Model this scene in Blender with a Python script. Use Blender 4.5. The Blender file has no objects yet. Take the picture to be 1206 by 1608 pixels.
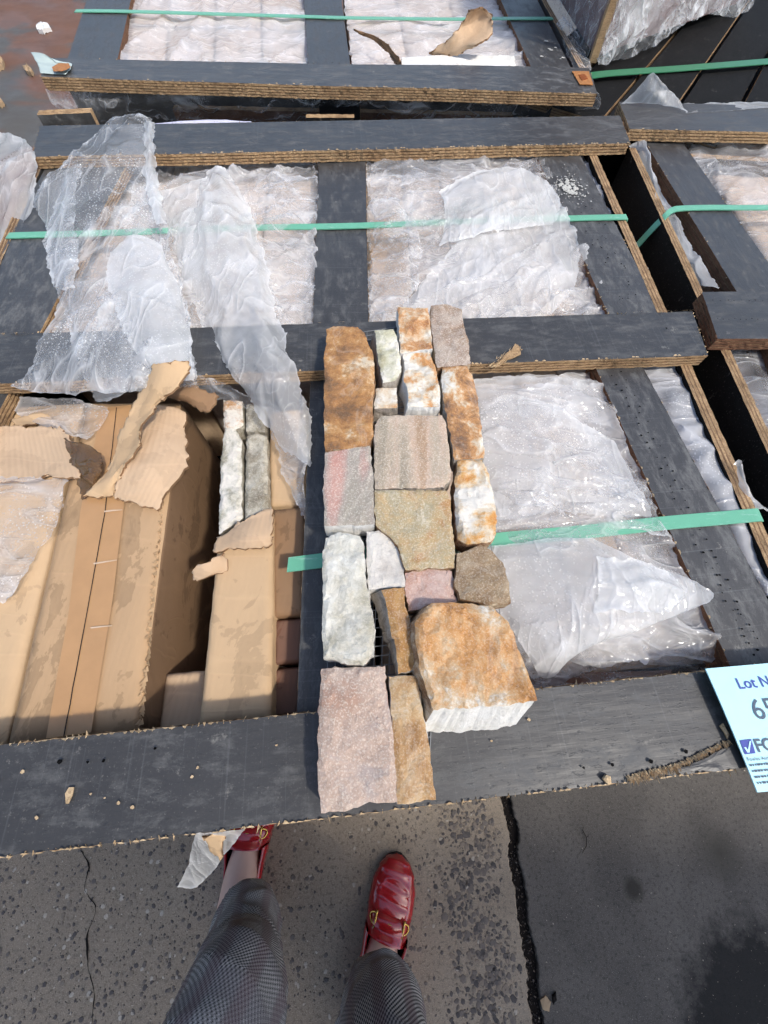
import bpy, bmesh, math, random
import numpy as np
from mathutils import Vector, Matrix, noise
from mathutils.geometry import delaunay_2d_cdt
random.seed(7)
sc = bpy.context.scene
COL = sc.collection
# ------------------------------------------------------------------ camera
T = 0.63                      # top of the crates above the ground
CAMZ = 1.05                   # height the phone is held at
PITCH, ROLL, FPX = math.radians(65), math.radians(3), 604.0
FW = Vector((0, math.cos(PITCH), -math.sin(PITCH)))
R0 = Vector((1, 0, 0)); U0 = R0.cross(FW)
RT = R0*math.cos(ROLL)+U0*math.sin(ROLL); UP = U0*math.cos(ROLL)-R0*math.sin(ROLL)
cd = bpy.data.cameras.new('camera'); cam = bpy.data.objects.new('camera', cd); COL.objects.link(cam)
cd.sensor_fit = 'HORIZONTAL'; cd.sensor_width = 36; cd.lens = FPX/1206*36
cd.clip_start = 0.01; cd.clip_end = 500
m = Matrix((RT, UP, -FW)).transposed().to_4x4(); m.translation = (0, 0, CAMZ); cam.matrix_world = m
sc.camera = cam
# ------------------------------------------------------------------ world, sun, exposure
SUN = Vector((0.62, -0.42, 1.0)).normalized()
w = bpy.data.worlds.new('World'); sc.world = w; w.use_nodes = True
nt = w.node_tree; bg = nt.nodes['Background']
sky = nt.nodes.new('ShaderNodeTexSky'); sky.sky_type = 'NISHITA'; sky.sun_disc = False
sky.sun_elevation = math.asin(SUN.z); sky.sun_rotation = math.atan2(SUN.x, SUN.y)
sky.dust_density = 2.0
nt.links.new(sky.outputs[0], bg.inputs[0]); bg.inputs[1].default_value = 0.15
sd = bpy.data.lights.new('sun', 'SUN'); sd.energy = 2.0; sd.angle = math.radians(3.5); sd.color = (1, .955, .88)
so = bpy.data.objects.new('sun', sd); COL.objects.link(so)
so.rotation_euler = SUN.to_track_quat('Z', 'Y').to_euler()
sc.view_settings.view_transform = 'Standard'; sc.view_settings.look = 'None'
sc.view_settings.exposure = 0.7; sc.view_settings.gamma = 1
sc.cycles.transparent_max_bounces = 14; sc.cycles.max_bounces = 5
sc.cycles.diffuse_bounces = 3; sc.cycles.glossy_bounces = 2; sc.cycles.transmission_bounces = 3
sc.cycles.use_adaptive_sampling = True; sc.cycles.adaptive_threshold = 0.05
sc.cycles.caustics_reflective = False; sc.cycles.caustics_refractive = False

# ------------------------------------------------------------------ helpers
def U(px, py, dz=0.0, z=None):
    """point of the place seen at a photograph pixel, on the level T+dz (or z)"""
    z = T+dz if z is None else z
    d = FW*FPX+RT*(px-603)-UP*(py-804)
    return Vector((0, 0, CAMZ))+d*((z-CAMZ)/d.z)
def L(r, g, b, k=1.0):
    f = lambda c: ((c/255+.055)/1.055)**2.4 if c > 10 else c/255/12.92
    return (f(r)*k, f(g)*k, f(b)*k, 1)
def N(x, y, z=0.0): return noise.noise(Vector((x, y, z)))
def tag(o, label=None, cat=None, group=None, kind=None):
    if label: o['label'] = label
    if cat: o['category'] = cat
    if group: o['group'] = group
    if kind: o['kind'] = kind
    return o
def thing(name, label, cat, loc, group=None):
    o = bpy.data.objects.new(name, None); COL.objects.link(o); o.location = loc; o.empty_display_size = .05
    return tag(o, label, cat, group)
def obj(name, V, F, mats, parent=None, mi=None, smooth=False, uv=None, center=True):
    V = [Vector(v) for v in V]
    c = Vector((0, 0, 0))
    if center:
        lo = [min(v[i] for v in V) for i in range(3)]; hi = [max(v[i] for v in V) for i in range(3)]
        c = Vector(((lo[0]+hi[0])/2, (lo[1]+hi[1])/2, lo[2]))
    me = bpy.data.meshes.new(name)
    me.from_pydata([v-c for v in V], [], F)
    for mt in (mats if isinstance(mats, (list, tuple)) else [mats]): me.materials.append(mt)
    if mi: me.polygons.foreach_set('material_index', mi)
    if uv:
        l = me.uv_layers.new(name='UVMap')
        l.data.foreach_set('uv', [t for lp in me.loops for t in uv[lp.vertex_index]])
    if smooth is True: me.polygons.foreach_set('use_smooth', [True]*len(me.polygons))
    elif smooth: me.polygons.foreach_set('use_smooth', smooth)
    me.update()
    o = bpy.data.objects.new(name, me); COL.objects.link(o)
    if parent is not None:
        o.parent = parent
        p = parent.location.copy(); q = parent.parent
        while q is not None: p += q.location; q = q.parent
        o.location = c-p
    else: o.location = c
    return o
class MB:
    def __init__(s): s.V = []; s.F = []; s.M = []; s.S = []
    def add(s, V, F, mi=0, sm=False):
        b = len(s.V); s.V += [Vector(v) for v in V]; s.F += [tuple(b+i for i in f) for f in F]
        s.M += [mi]*len(F); s.S += [sm]*len(F)
    def quadbox(s, q, z0, z1, mi=0, ch=0.0):
        """prism from four (x,y) corners"""
        n = len(q); c = sum((Vector((p[0], p[1])) for p in q), Vector((0, 0)))/n
        if ch:
            ins = []
            for p in q:
                d = Vector((p[0], p[1]))-c; ins.append(c+d*(1-ch/max(d.length, 1e-4)*1.3))
            V = [(p[0], p[1], z0) for p in q]+[(p[0], p[1], z1-ch) for p in q]+[(p[0], p[1], z1) for p in ins]
            F = [tuple(range(2*n, 3*n)), tuple(reversed(range(n)))]
            for k in (0, 1):
                F += [(k*n+i, k*n+(i+1) % n, k*n+n+(i+1) % n, k*n+n+i) for i in range(n)]
        else:
            V = [(p[0], p[1], z0) for p in q]+[(p[0], p[1], z1) for p in q]
            F = [tuple(range(n, 2*n)), tuple(reversed(range(n)))]+[(i, (i+1) % n, n+(i+1) % n, n+i) for i in range(n)]
        s.add(V, F, mi)
    def tube(s, pts, r, n=8, mi=0, cap=True):
        pts = [Vector(p) for p in pts]; V = []; F = []
        for i, p in enumerate(pts):
            d = (pts[min(i+1, len(pts)-1)]-pts[max(i-1, 0)]).normalized()
            a = d.cross(Vector((.13, .2, .97)))
            if a.length < .1: a = d.cross(Vector((1, 0, 0)))
            a.normalize(); b = d.cross(a)
            rr = r[i] if isinstance(r, (list, tuple)) else r
            V += [p+(a*math.cos(t)+b*math.sin(t))*rr for t in (2*math.pi*k/n for k in range(n))]
        for i in range(len(pts)-1):
            F += [(i*n+k, i*n+(k+1) % n, (i+1)*n+(k+1) % n, (i+1)*n+k) for k in range(n)]
        if cap: F += [tuple(reversed(range(n))), tuple(range(len(V)-n, len(V)))]
        s.add(V, F, mi, True)
    def build(s, name, mats, parent=None, uv=None): return obj(name, s.V, s.F, mats, parent, s.M, s.S, uv)

# ------------------------------------------------------------------ materials
class Mat:
    def __init__(s, name):
        s.m = bpy.data.materials.new(name); s.m.use_nodes = True; s.t = s.m.node_tree
        s.p = s.t.nodes['Principled BSDF']; s.out = s.t.nodes['Material Output']
        s.tc = s.t.nodes.new('ShaderNodeTexCoord')
    def n(s, typ, ins=None, **kw):
        nd = s.t.nodes.new('ShaderNode'+typ)
        for k, v in kw.items(): setattr(nd, k, v)
        for k, v in (ins or {}).items():
            if isinstance(v, bpy.types.NodeSocket): s.t.links.new(v, nd.inputs[k])
            else: nd.inputs[k].default_value = v
        return nd
    def link(s, a, b): s.t.links.new(a, b)
    def co(s, scale=(1, 1, 1), which='Object', loc=(0, 0, 0)):
        return s.n('Mapping', {'Vector': s.tc.outputs[which], 'Scale': scale, 'Location': loc}).outputs[0]
    def noise(s, scale, co=None, detail=5, rough=.55, dist=0.0):
        return s.n('TexNoise', {'Vector': co or s.co(), 'Scale': scale, 'Detail': detail, 'Roughness': rough, 'Distortion': dist}).outputs[0]
    def ramp(s, fac, stops, interp='LINEAR'):
        nd = s.n('ValToRGB', {'Fac': fac}); cr = nd.color_ramp; cr.interpolation = interp
        while len(cr.elements) < len(stops): cr.elements.new(.5)
        for e, (p, c) in zip(cr.elements, stops):
            e.position = p; e.color = c if hasattr(c, '__len__') else (c, c, c, 1)
        return nd.outputs[0]
    def mix(s, fac, a, b, mode='MIX'):
        nd = s.n('MixRGB', {'Fac': fac, 'Color1': a, 'Color2': b}, blend_type=mode); return nd.outputs[0]
    def math(s, op, a, b=0.0, clamp=False):
        nd = s.n('Math', {0: a, 1: b}, operation=op, use_clamp=clamp); return nd.outputs[0]
    def bump(s, h, strength=.3, dist=.002, prev=None):
        nd = s.n('Bump', {'Height': h, 'Strength': strength, 'Distance': dist})
        if prev is not None: s.link(prev, nd.inputs['Normal'])
        return nd.outputs[0]
    def set(s, **kw):
        for k, v in kw.items():
            k = {'base': 'Base Color', 'rough': 'Roughness', 'metal': 'Metallic', 'spec': 'Specular IOR Level', 'coat': 'Coat Weight', 'coatr': 'Coat Roughness', 'nrm': 'Normal'}[k]
            if isinstance(v, bpy.types.NodeSocket): s.link(v, s.p.inputs[k])
            else: s.p.inputs[k].default_value = v
        return s.m

def mat_film_ply(name, wear=.5, tone=1.0):
    M = Mat(name); uv = 'UV'
    g = M.noise(1, M.co((9, 130, 1), uv), 5, .6)
    big = M.noise(7, M.co((1, 1, 1), uv), 6, .62, .4)
    patch = M.ramp(M.noise(26, M.co((.8, 1.8, 1), uv), 10, .8, .2), [(.52-.04*wear, 0), (.66-.03*wear, 1)])
    fleck = M.ramp(M.noise(150, M.co((.6, 1.6, 1), uv), 4, .7), [(.58, 0), (.68, 1)])
    scr = M.ramp(M.noise(1, M.co((400, 5, 1), uv), 3, .5), [(.60, 0), (.70, 1)])
    a = M.mix(big, L(46, 45, 45, tone), L(68, 67, 66, tone))
    a = M.mix(M.math('MULTIPLY', patch, .16+.34*wear), a, L(118, 118, 116, tone))
    a = M.mix(M.math('MULTIPLY', fleck, .25), a, L(24, 24, 26))
    a = M.mix(M.math('MULTIPLY', scr, .16*wear), a, L(140, 142, 142))
    a = M.mix(M.math('MULTIPLY', M.ramp(g, [(.5, 0), (.75, 1)]), .25), a, L(32, 33, 36))
    kn = M.ramp(M.noise(38, M.co((1, 1, 1), uv), 9, .8), [(.60, 0), (.66, 1)])
    a = M.mix(M.math('MULTIPLY', kn, .30+.3*wear), a, L(136, 132, 124))
    dust = M.ramp(M.noise(420, M.co((1, 1, 1), uv), 3, .6), [(.62, 0), (.72, 1)])
    a = M.mix(M.math('MULTIPLY', dust, .25), a, L(150, 144, 134))
    r = M.ramp(patch, [(0, .42), (1, .68)])
    b = M.bump(g, .25, .0012); b = M.bump(fleck, .35, .0006, b); b = M.bump(M.noise(3, M.co((2, 8, 1), uv), 3), .4, .004, b)
    return M.set(base=a, rough=r if tone > .3 else .8, spec=.42 if tone > .3 else .12, nrm=b)
def mat_ply(name, c1, c2, c3):
    M = Mat(name)
    g = M.noise(1, M.co((60, 60, 900)), 5, .7)
    big = M.noise(18, None, 5, .65)
    fib = M.noise(420, None, 3, .7)
    a = M.ramp(g, [(.25, c1), (.5, c2), (.75, c3)])
    a = M.mix(M.ramp(big, [(.45, 0), (.68, .75)]), a, c1)
    a = M.mix(M.math('MULTIPLY', M.ramp(fib, [(.5, 0), (.7, 1)]), .5), a, L(48, 32, 22))
    return M.set(base=a, rough=.85, spec=.2, nrm=M.bump(fib, .9, .0015))
FILM = mat_film_ply('phenolic_film', .75)
FILM_WORN = mat_film_ply('phenolic_film_worn', 1.0, 1.15)
FILM_CLEAN = mat_film_ply('phenolic_film_clean', .5, 1.0)
FILM_DARK = mat_film_ply('phenolic_film_dark', .08, .16)  # near-black copy of the film; on the gap panels it paints in shade
PLY = mat_ply('ply_veneer', L(120, 94, 68), L(172, 142, 106), L(196, 166, 128))
GLUE = mat_ply('ply_dark_veneer', L(84, 64, 50), L(118, 92, 68), L(148, 118, 90))
PLYR = mat_ply('ply_red_veneer', L(82, 58, 44), L(116, 82, 62), L(142, 106, 80))
RAW = mat_ply('raw_splinter', L(160, 134, 100), L(194, 168, 132), L(212, 190, 156))
def mat_card(name, c, stain=.5, red=.0, corr=0.0):
    M = Mat(name)
    big = M.noise(9, None, 6, .6, .5); st = M.noise(15, M.co((1, .6, 1), 'Object', (3.1, 1.7, 0)), 7, .62, .5)
    crs = M.ramp(M.math('ABSOLUTE', M.math('SUBTRACT', M.noise(7, M.co((.5, 2, 1)), 2, .5, .4), .5)), [(0, 1), (.02, 0)])
    fine = M.noise(260, M.co((1, .35, 1)), 4, .6)
    k = lambda f: tuple(x*f for x in c[:3])+(1,)
    a = M.mix(big, k(.84), k(1.1))
    a = M.mix(M.math('MULTIPLY', M.ramp(st, [(.53, 0), (.545, .62), (.60, .5), (.66, .9)]), stain), a, k(.46) if not red else L(96, 58, 40))
    a = M.mix(M.math('MULTIPLY', M.ramp(M.noise(42, M.co((1, 1, 1), 'Object', (9, 2, 0)), 3), [(.66, 0), (.68, 1)]), stain*.55), a, k(.52))
    a = M.mix(M.math('MULTIPLY', fine, .22), a, k(.7))
    a = M.mix(M.math('MULTIPLY', crs, .15), a, k(1.2))
    b = M.bump(fine, .25, .0006); b = M.bump(crs, .2, .0012, b)
    wv = M.n('TexWave', {'Vector': M.tc.outputs['UV'], 'Scale': 42.0, 'Distortion': .6, 'Detail': 1.0}, wave_type='BANDS', bands_direction='X').outputs[1]
    b = M.bump(wv, .06+.22*corr, .0010, b); b = M.bump(M.noise(24, M.co((1, .5, 1)), 4), .5, .004, b)
    return M.set(base=a, rough=.82, spec=.25, nrm=b)
CARD = mat_card('cardboard', L(206, 174, 136, .88), .6)
CARD_B = mat_card('cardboard_pale', L(206, 176, 144, .88), .3, 0, .8)
CARD_C = mat_card('cardboard_stained', L(196, 162, 124, .85), .8)
CARD_R = mat_card('cardboard_wet_red', L(128, 96, 80, .85), .8, 1)
CARD_W = mat_card('cardboard_wet', L(150, 118, 88, .9), .8)
CARD_IN = mat_card('cardboard_damp_side', L(142, 112, 84, .75), .9)
CARD_PALE = mat_card('cardboard_dusty', L(212, 190, 170, .92), .55)
def simple(name, c, rough=.6, spec=.4, metal=0.0, var=.25, sc_=40, bump=.2, coat=0.0):
    M = Mat(name); n_ = M.noise(sc_, None, 5, .6)
    k = lambda f: tuple(x*f for x in c[:3])+(1,)
    a = M.mix(n_, k(1-var), k(1+var))
    return M.set(base=a, rough=rough, spec=spec, metal=metal, coat=coat, coatr=.05, nrm=M.bump(n_, bump, .001))
TAPE = simple('brown_tape', L(188, 146, 102, .85), .28, .5, 0, .15, 30, .3)
def mat_strap(name, c):
    M = Mat(name); n_ = M.noise(45, None, 5, .65); k = lambda f: tuple(x*f for x in c[:3])+(1,)
    d = M.n('Mapping', {'Vector': M.tc.outputs['Object'], 'Rotation': (0, 0, .785)}).outputs[0]
    ck = M.n('TexChecker', {'Vector': d, 'Scale': 700.0}).outputs[1]
    a = M.mix(n_, k(.86), k(1.12)); a = M.mix(M.math('MULTIPLY', M.ramp(M.noise(160, M.co((.2, 1, 1)), 5, .7), [(.58, 0), (.68, 1)]), .3), a, L(206, 214, 206))
    return M.set(base=a, rough=.38, spec=.45, nrm=M.bump(ck, .25, .0006))
STRAP = mat_strap('green_strap', L(112, 186, 152, .8))
STRAP_OLD = simple('green_strap', L(112, 188, 152, .8), .42, .4, 0, .10, 60, .15)
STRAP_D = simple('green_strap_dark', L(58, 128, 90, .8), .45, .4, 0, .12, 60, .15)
BLACK = simple('black_inside', L(22, 22, 23), .8, .2)
def mat_plastic(name, op, tint=(.87, .88, .90), fog=.25, rough=.10, dirt=.0, trans=.35, crease=.5, beads=.35, cr_=1.0, along=False):
    M = Mat(name)
    def rid(scale, rot, st, wid, det=1.0):
        c = M.n('Mapping', {'Vector': M.tc.outputs['Object'], 'Rotation': (0, 0, rot), 'Scale': (st, 1.0, 1) if along else (1, st, 1)}).outputs[0]
        w_ = M.n('TexNoise', {'Vector': c, 'Scale': scale, 'Detail': det, 'Roughness': .45, 'Distortion': .6}).outputs[0]
        d_ = M.math('ABSOLUTE', M.math('SUBTRACT', w_, .5))
        return M.ramp(d_, [(0, 1), (wid*.35, .4), (wid, 0)])
    f1 = M.noise(7, None, 4, .55, .6); f2 = M.noise(60, None, 4, .7, .3)
    msk = M.ramp(M.noise(8, M.co((1, 1, 1), 'Object', (2, 7, 0)), 3, .5), [(.42, 0), (.62, 1)])
    r1 = rid(6, .5, 3.5, .06); r2 = M.math('MULTIPLY', rid(15, -.6, 2.6, .06), msk); r3 = M.math('MULTIPLY', rid(38, 1.1, 1.8, .08), msk)
    a = M.mix(f1, tuple(c*.94 for c in tint)+(1,), tuple(min(1, c*1.05) for c in tint)+(1,))
    if dirt:
        d = M.ramp(M.math('MULTIPLY', M.ramp(M.noise(13, None, 5, .7), [(.5, 0), (.66, 1)]), M.noise(280, None, 3, .6)), [(.50, 0), (.60, 1)])
        a = M.mix(M.math('MULTIPLY', d, dirt), a, L(84, 72, 62))
    M.set(base=a, rough=rough, spec=.6)
    vo = M.n('TexVoronoi', {'Vector': M.co(), 'Scale': 260.0, 'Randomness': 1.0}).outputs[0]
    bd = M.math('MULTIPLY', M.ramp(vo, [(.18, 1), (.34, 0)]), M.ramp(M.noise(10, M.co((1, 1, 1), 'Object', (5, 3, 1)), 4, .6), [(.48, 0), (.60, 1)]))
    b = M.bump(f1, .5, .01); b = M.bump(r1, .4*cr_, .005, b); b = M.bump(r2, .4*cr_, .003, b); b = M.bump(r3, .3*cr_, .0012, b); b = M.bump(bd, .4, .001, b)
    M.link(b, M.p.inputs['Normal'])
    tr = M.n('BsdfTranslucent', {'Color': a, 'Normal': b})
    m1 = M.n('MixShader', {0: trans, 1: M.p.outputs[0], 2: tr.outputs[0]})
    tp = M.n('BsdfTransparent', {'Color': (.98, .98, .98, 1)})
    hem = M.n('Attribute', attribute_name='hem').outputs['Fac']
    o = M.math('ADD', M.math('MULTIPLY', M.math('SUBTRACT', f1, .5), fog*2.6), op)
    o = M.math('ADD', o, M.math('MULTIPLY', M.math('ADD', r1, M.math('MULTIPLY', r2, .7)), crease*.5))
    o = M.math('ADD', o, M.math('MULTIPLY', r3, crease*.22))
    o = M.math('ADD', o, M.math('MULTIPLY', bd, beads))
    o = M.math('ADD', o, M.math('MULTIPLY', hem, .16), True)
    o = M.math('MINIMUM', M.math('MAXIMUM', o, .06), .97)
    if dirt: o = M.math('MAXIMUM', o, M.math('MULTIPLY', d, dirt*.8))
    m2 = M.n('MixShader', {0: o, 1: tp.outputs[0], 2: m1.outputs[0]})
    M.link(m2.outputs[0], M.out.inputs[0]); return M.m
PF_BASE = mat_plastic('plastic_film', .25, (.90, .89, .88), .36, .08, .45, .35, .55, .4, 1.5)
PF_MILK = mat_plastic('plastic_film_milky', .44, (.90, .90, .89), .26, .12, .2, .4, .42, .2, 1.0, True)
PF_BLUE = mat_plastic('plastic_film_bluish', .20, (.89, .91, .93), .32, .06, .1, .35, .55, .5, 1.3, True)
PF_CLEAR = mat_plastic('plastic_film_clear', .05, (.91, .92, .93), .26, .04, .0, .25, .65, .3, 1.9)
PF_WRAP = mat_plastic('stretch_wrap', .16, (.88, .90, .92), .34, .03, .0, .1, .8, .0, 2.2)
PF_WHITE = mat_plastic('plastic_film_white', .50, (.90, .89, .89), .30, .15, .1, .3, .4, .3)
PF_TAPE = mat_plastic('clear_tape', .55, L(120, 92, 64)[:3], .3, .06, .0, .3)

# ------------------------------------------------------------------ builders
def resample(poly, step, jit=0.0, seed=0):
    out = []
    n = len(poly)
    for i in range(n):
        a, b = poly[i], poly[(i+1) % n]; k = max(1, int((b-a).length/step))
        for j in range(k):
            p = a.lerp(b, j/k)
            if jit and j:
                nrm = Vector((b.y-a.y, a.x-b.x)); nrm = nrm.normalized() if nrm.length else nrm
                p = p+nrm*jit*(N(p.x*90, p.y*90, seed)+.8*N(p.x*300, p.y*300, seed+5))
            out.append(p)
    return out
def plank(name, parent, px, dz=0.0, th=.02, seed=0, mat=None, edge=None, jit=.0016, splinter=0, layers=7, ztop=None, label=None):
    """plywood plank; px = four photo corners near-left, near-right, far-right, far-left on level dz"""
    P3 = [U(x, y, dz) for x, y in px] if ztop is None else [Vector((x, y, ztop)) for x, y in px]
    z1 = P3[0].z; q = [Vector((p.x, p.y)) for p in P3]
    lens = [(q[1]-q[0]).length, (q[2]-q[1]).length]
    ax = (q[1]-q[0]).normalized() if lens[0] > lens[1] else (q[3]-q[0]).normalized(); ay = Vector((-ax.y, ax.x))
    rs = random.Random(seed)
    step = .006; top = resample(q, step, jit*.35, seed); n = len(top)
    c = sum(q, Vector((0, 0)))/4
    out = []
    for i in range(n):
        d = top[(i+1) % n]-top[i-1]; out.append(Vector((d.y, -d.x)).normalized() if d.length else Vector((0, 0)))
    sgn = 1 if sum((out[i].dot(top[i]-c) for i in range(n))) > 0 else -1
    V, F, Mi = [], [], []
    bow = lambda p: 0.0018*N(p.dot(ax)*3+seed, p.dot(ay)*3, seed)
    V += [(p.x, p.y, z1+bow(p)) for p in top]
    rings = [V[:]]
    zs = []
    z = z1-.0006
    for k in range(layers):
        t = (th-.0012)/layers*(1.38 if k % 2 == 0 else .56)*(layers/(1.38*((layers+1)//2)+.56*(layers//2)))
        zs.append((z, k)); zs.append((z-t*.98, k)); z -= t
    zs.append((z1-th, -1))
    for zz, k in zs:
        ring = []
        for i, p in enumerate(top):
            o = (.0 if k % 2 == 0 else -.0010) if k >= 0 else -.001
            o += jit*(N(p.x*160, p.y*160, k*3.1+seed)+.5*N(p.x*500, p.y*500, k*1.7+seed))
            qq = p+out[i]*sgn*o; ring.append((qq.x, qq.y, zz+bow(p)))
        V += ring
    nr = len(zs)+1
    F.append(tuple(range(n)) if sgn > 0 else tuple(range(n))); Mi.append(0)
    for r in range(nr-1):
        for i in range(n):
            F.append((r*n+i, r*n+(i+1) % n, (r+1)*n+(i+1) % n, (r+1)*n+i))
            if r == 0: Mi.append(1)
            else:
                k = zs[r-1][1]; Mi.append(1 if k % 2 == 0 else 2)
    F.append(tuple(reversed(range((nr-1)*n, nr*n)))); Mi.append(0)
    # splinters and chipped film along the edges
    for s_ in range(splinter):
        i = rs.randrange(n); p = top[i]; o = out[i]*sgn; al = Vector((-o.y, o.x))
        if rs.random() < .55:
            ln = rs.uniform(.0008, .0028)*(2.2 if rs.random() < .08 else 1); wd = rs.uniform(.0004, .0011)
            tip = p+o*ln+al*rs.uniform(-.002, .002); zt = z1+rs.uniform(-.004, .0012)
            b = len(V); V += [(*(p+al*wd), z1-.002), (*(p-al*wd), z1-.002), (*tip, zt), (*(p-o*.002), z1+.0009)]
            F += [(b, b+2, b+3), (b+1, b+3, b+2), (b, b+1, b+2)]; Mi += [3]*3
        else:
            wd = rs.uniform(.001, .004); dp = rs.uniform(.0004, .0014)*(2 if rs.random() < .08 else 1); b = len(V)
            V += [(*(p+al*wd+o*.0005), z1+.0012), (*(p-al*wd+o*.0005), z1+.0012), (*(p-al*wd*.4-o*dp), z1+.0021), (*(p+al*wd*.3-o*dp*rs.uniform(.4, 1)), z1+.0021)]
            F.append((b, b+3, b+2, b+1)); Mi.append(3)
    uv = [(Vector((v[0], v[1])).dot(ax)+seed*.37, Vector((v[0], v[1])).dot(ay)+seed*.11) for v in V]
    e = edge or (PLY, GLUE)
    o = obj(name, V, F, [mat or FILM, e[0], e[1], RAW], parent, Mi, False, uv)
    if label: o['label'] = label
    return o
def upright(name, parent, a, b, th, z0, z1, seed=0, mats=None):
    """vertical plywood panel between two ground-plan points"""
    a = Vector(a[:2]); b = Vector(b[:2]); d = (b-a).normalized(); nn = Vector((-d.y, d.x))*th/2
    n = max(2, int((b-a).length/.01)); V = []; F = []; Mi = []; uv = []
    offs = [-1, -.6, -.25, .1, .45, 1]
    for i in range(n+1):
        p = a.lerp(b, i/n)
        for j, o in enumerate(offs):
            q = p+nn*o
            V.append((q.x, q.y, z1+.0012*N(i*.9, j*3.3, seed)+(.0008 if j % 2 else 0))); uv.append((i*.01, o*.01))
        for o in (1, -1):
            q = p+nn*o; V.append((q.x, q.y, z0)); uv.append((i*.01, .3))
    k = len(offs)+2
    for i in range(n):
        for j in range(len(offs)-1):
            F.append((i*k+j, (i+1)*k+j, (i+1)*k+j+1, i*k+j+1)); Mi.append(1 if j % 2 == 0 else 2)
        F.append((i*k+5, (i+1)*k+5, (i+1)*k+6, i*k+6)); Mi.append(0)
        F.append((i*k+7, (i+1)*k+7, (i+1)*k, i*k)); Mi.append(0)
    for i in (0, n): F.append(tuple(i*k+j for j in range(k))); Mi.append(1)
    return obj(name, V, F, mats or [FILM_CLEAN, PLY, GLUE], parent, Mi, False, uv)
def catmull(p, t):
    n = len(p)-1; i = min(int(t*n), n-1); f = t*n-i
    a, b, c, d = p[max(i-1, 0)], p[i], p[i+1], p[min(i+2, n)]
    return .5*((2*b)+(c-a)*f+(2*a-5*b+4*c-d)*f*f+(3*b-a-3*c+d)*f*f*f)
def ridge(x, y, s): 
    v = 1-abs(noise.noise(Vector((x, y, s))))*2.4
    return v*abs(v)
def sheet(rows, step=.006, amp=.006, scale=14, ang=0.0, aniso=2.5, seed=0, rag=.003, fine=1.0, lift=None, edge_amp=.5):
    """crumpled sheet through control points (px, py, dz), rows far to near"""
    C = [[U(*p[:2], p[2]) for p in r] for r in rows]
    wd = max((r[0]-r[-1]).length for r in C); ht = max(sum((C[i+1][j]-C[i][j]).length for i in range(len(C)-1)) for j in range(len(C[0])))
    nu = max(6, min(150, int(wd/step))); nv = max(6, min(190, int(ht/step)))
    V = []; uvs = []
    ca, sa = math.cos(ang), math.sin(ang)
    for j in range(nv+1):
        row = [catmull([r[k] for r in C], j/nv) for k in range(len(C[0]))]
        for i in range(nu+1):
            p = catmull(row, i/nu)
            u, v = p.x*ca+p.y*sa, -p.x*sa+p.y*ca
            wx, wy = .03*N(u*9, v*9, seed+.3), .03*N(u*9, v*9, seed+9.1)
            uu, vv = u+wx, v+wy
            u2, v2 = uu*.86+vv*.5, vv*.86-uu*.5
            h = ridge(uu*scale/aniso/1.6, vv*scale, seed)+.5*ridge(u2*scale*1.5/aniso/1.3, v2*scale*1.6, seed+3)+.9*N(uu*5, vv*5, seed+50)
            mk = max(0.0, min(1.0, .5+2.2*N(u*7, v*7, seed+40)))
            h += fine*mk*(.40*ridge(uu*scale*2.6/2, vv*scale*2.6, seed+7)+.10*ridge((uu+vv)*scale*5, (vv-uu)*scale*4, seed+11))
            h -= .75
            e = min(i, nu-i, j, nv-j)
            k = amp*(edge_amp if e == 0 else (edge_amp+1)/2 if e == 1 else 1)
            q = p.copy(); q.z += h*k
            q.x += amp*.6*N(u*scale*1.3, v*scale*1.3, seed+20); q.y += amp*.6*N(u*scale*1.3, v*scale*1.3, seed+30)
            if e == 0 and rag:
                q.x += rag*(N(q.x*110, q.y*110, seed)+.7*N(q.x*330, q.y*330, seed)); q.y += rag*(N(q.x*110, q.y*110, seed+2)+.7*N(q.x*330, q.y*330, seed+2))
            if e < 4 and rag:
                kk = rag*2.2*(4-e)/4; q.x += kk*N(p.x*26, p.y*26, seed+60); q.y += kk*N(p.x*26, p.y*26, seed+70)
            if lift is not None: q.z = max(q.z, lift)
            V.append(q); uvs.append((wd*i/nu, ht*j/nv))
    F = [(j*(nu+1)+i, (j+1)*(nu+1)+i, (j+1)*(nu+1)+i+1, j*(nu+1)+i+1) for j in range(nv) for i in range(nu)]
    return V, F, uvs, nu, nv
def film(name, label, rows, mat, cat='plastic film', **kw):
    V, F, uv, nu, nv = sheet(rows, **kw)
    o = obj(name, V, F, mat, None, None, True, uv)
    at = o.data.attributes.new('hem', 'FLOAT', 'POINT')
    at.data.foreach_set('value', [max(0.0, 1-min(i, nu-i, j, nv-j)/2.0) for j in range(nv+1) for i in range(nu+1)])
    return tag(o, label, cat)
def card(name, label, rows, mat, th=.004, parent=None, cat='cardboard', edge=None, **kw):
    kw = dict(dict(step=.0032, amp=.0025, scale=18, rag=.0045, fine=.5), **kw)
    V, F, uv, nu, nv = sheet(rows, **kw)
    n = len(V); V2 = V+[v-Vector((0, 0, th)) for v in V]
    F2 = F+[tuple(n+i for i in reversed(f)) for f in F]; Mi = [0]*len(F2)
    W = nu+1
    loop = [i for i in range(nu)]+[j*W+nu for j in range(nv)]+[nv*W+i for i in range(nu, 0, -1)]+[j*W for j in range(nv, 0, -1)]
    for a, b in zip(loop, loop[1:]+loop[:1]): F2.append((a, b, n+b, n+a)); Mi.append(1)
    o = obj(name, V2, F2, [mat, edge or CARD_W], parent, Mi, [True]*(2*len(F))+[False]*len(loop), uv+uv)
    return tag(o, label, cat) if parent is None else o
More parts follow.
